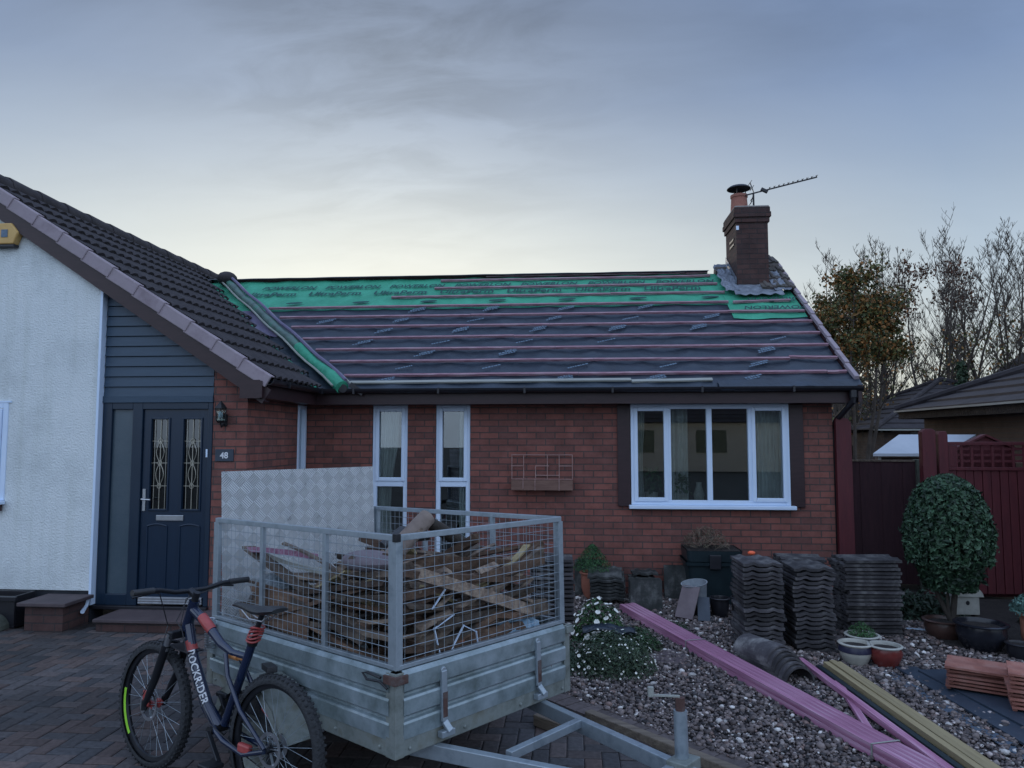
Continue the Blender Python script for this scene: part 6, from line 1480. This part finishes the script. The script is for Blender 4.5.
for (x,y,h_,st,ln,zl,zh,lab,sd_) in [(11.35,13,6.0,3,500,.3,.8,'slender multi stemmed bare tree just right of the bronze leaved tree',1),(13.0,15,8.2,1,250,.2,.6,'tall bare tree with fine ascending limbs, second in the row',2),(14.2,14.6,8.4,2,450,.2,.6,'tallest twin stemmed bare tree in the middle of the row',3),(14.9,15.2,7.9,2,1300,.74,.95,'bare tree with a patch of red brown leaves near its top',4),(15.6,14.4,7.2,1,500,.2,.7,'bare tree with scattered green leaves beside the red tinged one',5),(16.6,15.5,8.3,2,300,.2,.7,'bare tree with fine twigs left of the last trunk',6),(17.9,15.8,8.4,2,250,.2,.6,'rightmost bare tree at the edge above the gabled roof',7),(12.2,17,7.4,2,150,.2,.6,'thin bare tree set back between two taller ones',8),(13.7,17.5,8.6,2,150,.2,.6,'faint bare tree set back directly behind the tallest one',10),(15.9,18,9.0,2,150,.2,.6,'faint bare tree set back right of the red tinged one',11),(12.9,19,9.0,2,60,.2,.6,'faint bare tree far back between the second and third trunks',13),(15.0,20,10.0,2,60,.2,.6,'faint bare tree far back behind the ivy clad trunk',14),(17.2,19.5,10.0,2,60,.2,.6,'faint bare tree far back before the last trunk',15),(18.9,18,9.2,2,150,.2,.6,'faint bare tree set back at the right picture edge',12),(12.0,13.8,5.2,2,900,.3,.95,'short thinly leaved olive tree in front of the bare row',9)]:
    bare((x,y,0),h_,lab,100+sd_,BT,stems=st,leafn=ln,zlo=zl,zhi=zh,leafc=[(.12,.045,.02),(.09,.04,.02)] if sd_==4 else AUT,side_n=24 if st<2 else (18 if st<3 else 13))
t=thing('ivy_tree','trunk wrapped in dark green ivy among the bare trees','tree',(14.5,13.4,0)); MB().tube([(0,0,0),(.05,0,2),(.0,.05,4.2)],[.10,.08,.03],8).build('trunk',BARKF,t)
leaves(2000,lambda q:((lambda z,a,w:((w*math.cos(a)*(1.2-z/5),w*math.sin(a)*(1.2-z/5),z),(math.cos(a),math.sin(a),.3)))(4.0*q.random(),q.uniform(0,6.28),.08+.26*q.random()**1.5)),.11,[(.018,.04,.018),(.028,.055,.023)],seed=9,aspect=.7).build('crown',LEAF,t,fixn=False)
hg=random.Random(6)
for k,(x,y,w,h_,lab) in enumerate([(9.4,14,1.6,2.2,'dark green hedge shrub far behind the house corner'),(12.5,18.5,3.0,2.9,'broad olive shrub below the bare trees'),(16.5,18,3.4,3.2,'broad dark shrub behind the garage ridge'),(10.6,19,2.6,3.2,'yellow green shrub farther back by the house corner'),(20.5,19,3.5,3.6,'dark evergreen mass at the far right edge')]):
    bush('far_shrub',(x,y,0),w*.6,w*.5,h_,2600,[(.03,.05,.02),(.05,.07,.025),(.075,.085,.03)],lab,'shrub',seed=60+k,lsize=.12,asp=.6)
b_=G(552,724,.03)
t=MB().box((-.12,-.045,0),(.12,.045,.07)).build('timber_block',SLEEP,None,bevel=.006); t.location=(b_.x,b_.y,0); t.rotation_euler=(0,0,R(-40)); tagp(t,'short block of old timber on the paving beneath the trailer drawbar','timber block')

# ------------------------------------------------------------------ sky and light
wd=bpy.data.worlds.new('World'); scene.world=wd; wd.use_nodes=True; wt=wd.node_tree; wn=wt.nodes; wl=wt.links
for n in list(wn): wn.remove(n)
out=wn.new('ShaderNodeOutputWorld'); bg=wn.new('ShaderNodeBackground'); wl.new(bg.outputs[0],out.inputs[0])
SUN_EL=R(4); SUN_AZ=R(-14)   # azimuth from +Y towards +X
sky=wn.new('ShaderNodeTexSky'); sky.sky_type='NISHITA'; sky.sun_disc=False; sky.sun_elevation=SUN_EL; sky.sun_rotation=SUN_AZ; sky.dust_density=2; sky.ozone_density=2
tc=wn.new('ShaderNodeTexCoord'); sep=wn.new('ShaderNodeSeparateXYZ'); wl.new(tc.outputs['Generated'],sep.inputs[0])
def M_(op,a,b=None,c=None,clamp=False):
    n=wn.new('ShaderNodeMath'); n.operation=op; n.use_clamp=clamp
    for i,x in enumerate((a,b,c)):
        if x is None: continue
        if isinstance(x,(int,float)): n.inputs[i].default_value=x
        else: wl.new(x,n.inputs[i])
    return n.outputs[0]
z=sep.outputs[2]
# cloud noise on a plane overhead
zz=M_('ADD',M_('MAXIMUM',z,0),.22)
cx=M_('DIVIDE',sep.outputs[0],zz); cy=M_('DIVIDE',sep.outputs[1],zz)
cb=wn.new('ShaderNodeCombineXYZ'); wl.new(cx,cb.inputs[0]); wl.new(cy,cb.inputs[1])
mp=wn.new('ShaderNodeMapping'); mp.inputs['Location'].default_value=(1.9,.35,0); mp.inputs['Rotation'].default_value=(0,0,R(38)); mp.inputs['Scale'].default_value=(.9,2.0,1); wl.new(cb.outputs[0],mp.inputs[0])
nz=wn.new('ShaderNodeTexNoise'); nz.inputs['Scale'].default_value=1.5; nz.inputs['Detail'].default_value=8; nz.inputs['Roughness'].default_value=.55; nz.inputs['Distortion'].default_value=.4; wl.new(mp.outputs[0],nz.inputs['Vector'])
n2=wn.new('ShaderNodeTexNoise'); n2.inputs['Scale'].default_value=.55; n2.inputs['Detail'].default_value=3; wl.new(mp.outputs[0],n2.inputs['Vector'])
# glow from the set sun behind the cloud: cosine to its azimuth
sx,sy=math.sin(SUN_AZ),math.cos(SUN_AZ)
dot=M_('ADD',M_('MULTIPLY',sep.outputs[0],sx),M_('MULTIPLY',sep.outputs[1],sy))
el=wn.new('ShaderNodeValToRGB'); e=el.color_ramp.elements
ST=[(0.0,(.88,.80,.58)),(.10,(.90,.88,.74)),(.20,(.78,.815,.77)),(.27,(.65,.70,.71)),(.34,(.49,.56,.64)),(.42,(.345,.42,.545)),(.53,(.26,.32,.43)),(.75,(.42,.55,.82)),(1.0,(.66,.84,1.20))]
while len(e)<len(ST): e.new(.5)
for i,(p,c) in enumerate(ST): e[i].position=p; e[i].color=(*c,1)
wl.new(M_('MAXIMUM',z,0),el.inputs[0])
# off-sun side behind the camera: cooler, brightened to light the facade
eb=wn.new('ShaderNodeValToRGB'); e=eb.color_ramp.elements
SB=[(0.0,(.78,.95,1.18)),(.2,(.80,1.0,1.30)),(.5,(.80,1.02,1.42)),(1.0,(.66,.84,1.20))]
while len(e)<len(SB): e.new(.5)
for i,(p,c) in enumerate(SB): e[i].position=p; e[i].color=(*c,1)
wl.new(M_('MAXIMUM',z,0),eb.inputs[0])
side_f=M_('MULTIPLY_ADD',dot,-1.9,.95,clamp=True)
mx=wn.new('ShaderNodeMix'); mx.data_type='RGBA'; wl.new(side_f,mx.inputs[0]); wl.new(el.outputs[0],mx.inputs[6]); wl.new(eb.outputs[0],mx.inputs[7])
# right-hand cooling within the front sky
fr=M_('MULTIPLY_ADD',M_('SUBTRACT',dot,.72),4.0,0,clamp=True)
cool=wn.new('ShaderNodeMix'); cool.data_type='RGBA'; cool.inputs[6].default_value=(.66,.76,.93,1); cool.inputs[7].default_value=(1,1,1,1); wl.new(M_('ADD',fr,side_f,clamp=True),cool.inputs[0])
ml=wn.new('ShaderNodeMix'); ml.data_type='RGBA'; ml.blend_type='MULTIPLY'; ml.inputs[0].default_value=1; wl.new(mx.outputs[2],ml.inputs[6]); wl.new(cool.outputs[2],ml.inputs[7])
# cloud modulation
cr=wn.new('ShaderNodeMapRange'); cr.inputs['From Min'].default_value=.34; cr.inputs['From Max'].default_value=.60; cr.inputs['To Min'].default_value=.84; cr.inputs['To Max'].default_value=1.06; wl.new(nz.outputs['Fac'],cr.inputs['Value'])
zf=M_('MULTIPLY_ADD',z,7.0,-2.6,clamp=True)
lowc=wn.new('ShaderNodeMapRange'); lowc.inputs['From Min'].default_value=.3; lowc.inputs['From Max'].default_value=.65; lowc.inputs['To Min'].default_value=.965; lowc.inputs['To Max'].default_value=1.03; wl.new(nz.outputs['Fac'],lowc.inputs['Value'])
mf=wn.new('ShaderNodeMix'); mf.data_type='FLOAT'; wl.new(zf,mf.inputs[0]); wl.new(lowc.outputs[0],mf.inputs[2]); wl.new(cr.outputs[0],mf.inputs[3])
vs=wn.new('ShaderNodeVectorMath'); vs.operation='SCALE'; wl.new(ml.outputs[2],vs.inputs[0]); wl.new(mf.outputs[0],vs.inputs['Scale'])
# sky texture shows thinly through the cloud
sk=wn.new('ShaderNodeVectorMath'); sk.operation='SCALE'; sk.inputs['Scale'].default_value=.08; wl.new(sky.outputs[0],sk.inputs[0])
fm=wn.new('ShaderNodeMix'); fm.data_type='RGBA'; fm.inputs[0].default_value=.93; wl.new(sk.outputs[0],fm.inputs[6]); wl.new(vs.outputs[0],fm.inputs[7])
cd=(cF+cR*((400-512)/FPX)+cU*((384-8)/FPX)).normalized()
cv=wn.new('ShaderNodeVectorMath'); cv.operation='DOT_PRODUCT'; wl.new(tc.outputs['Generated'],cv.inputs[0]); cv.inputs[1].default_value=tuple(cd)
cpw=M_('POWER',M_('MAXIMUM',cv.outputs['Value'],0),38.0)
n3=wn.new('ShaderNodeTexNoise'); n3.inputs['Scale'].default_value=3.2; n3.inputs['Detail'].default_value=9; n3.inputs['Roughness'].default_value=.6; n3.inputs['Distortion'].default_value=.6; wl.new(mp.outputs[0],n3.inputs['Vector'])
n3r=wn.new('ShaderNodeMapRange'); n3r.inputs['From Min'].default_value=.42; n3r.inputs['From Max'].default_value=.62; n3r.inputs['To Min'].default_value=0; n3r.inputs['To Max'].default_value=.30; wl.new(n3.outputs['Fac'],n3r.inputs['Value'])
dk=M_('SUBTRACT',1.0,M_('MULTIPLY',cpw,n3r.outputs[0]))
gd=Vector((math.sin(R(-17))*math.cos(R(9)),math.cos(R(-17))*math.cos(R(9)),math.sin(R(9))))
gv=wn.new('ShaderNodeVectorMath'); gv.operation='DOT_PRODUCT'; wl.new(tc.outputs['Generated'],gv.inputs[0]); gv.inputs[1].default_value=tuple(gd)
gp=M_('POWER',M_('MAXIMUM',gv.outputs['Value'],0),16.0)
gs=wn.new('ShaderNodeVectorMath'); gs.operation='SCALE'; gs.inputs[0].default_value=(.17,.17,.14); wl.new(gp,gs.inputs['Scale'])
dm=wn.new('ShaderNodeVectorMath'); dm.operation='SCALE'; wl.new(fm.outputs[2],dm.inputs[0]); wl.new(dk,dm.inputs['Scale'])
ga=wn.new('ShaderNodeVectorMath'); ga.operation='ADD'; wl.new(dm.outputs[0],ga.inputs[0]); wl.new(gs.outputs[0],ga.inputs[1])
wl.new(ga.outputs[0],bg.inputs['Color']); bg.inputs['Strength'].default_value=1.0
sd=bpy.data.lights.new('sun','SUN'); sd.energy=.5; sd.angle=R(14); sd.color=(1,.90,.78); so=bpy.data.objects.new('sun',sd); COL.objects.link(so)
dv=Vector((math.sin(SUN_AZ)*math.cos(R(6)),math.cos(SUN_AZ)*math.cos(R(6)),math.sin(R(6)))); so.rotation_euler=dv.to_track_quat('Z','Y').to_euler(); so.location=(0,30,20)
vsn=scene.view_settings; vsn.view_transform='Standard'; vsn.look='None'; vsn.exposure=0; vsn.gamma=1; vsn.use_curve_mapping=False
scene.cycles.use_denoising=True; scene.cycles.denoiser='OPENIMAGEDENOISE'; scene.cycles.denoising_input_passes='RGB_ALBEDO_NORMAL'; scene.cycles.sample_clamp_indirect=2

for o in scene.objects:
    if o.parent is None and o.type in ('MESH','EMPTY') and 'kind' not in o: o['kind']='thing'
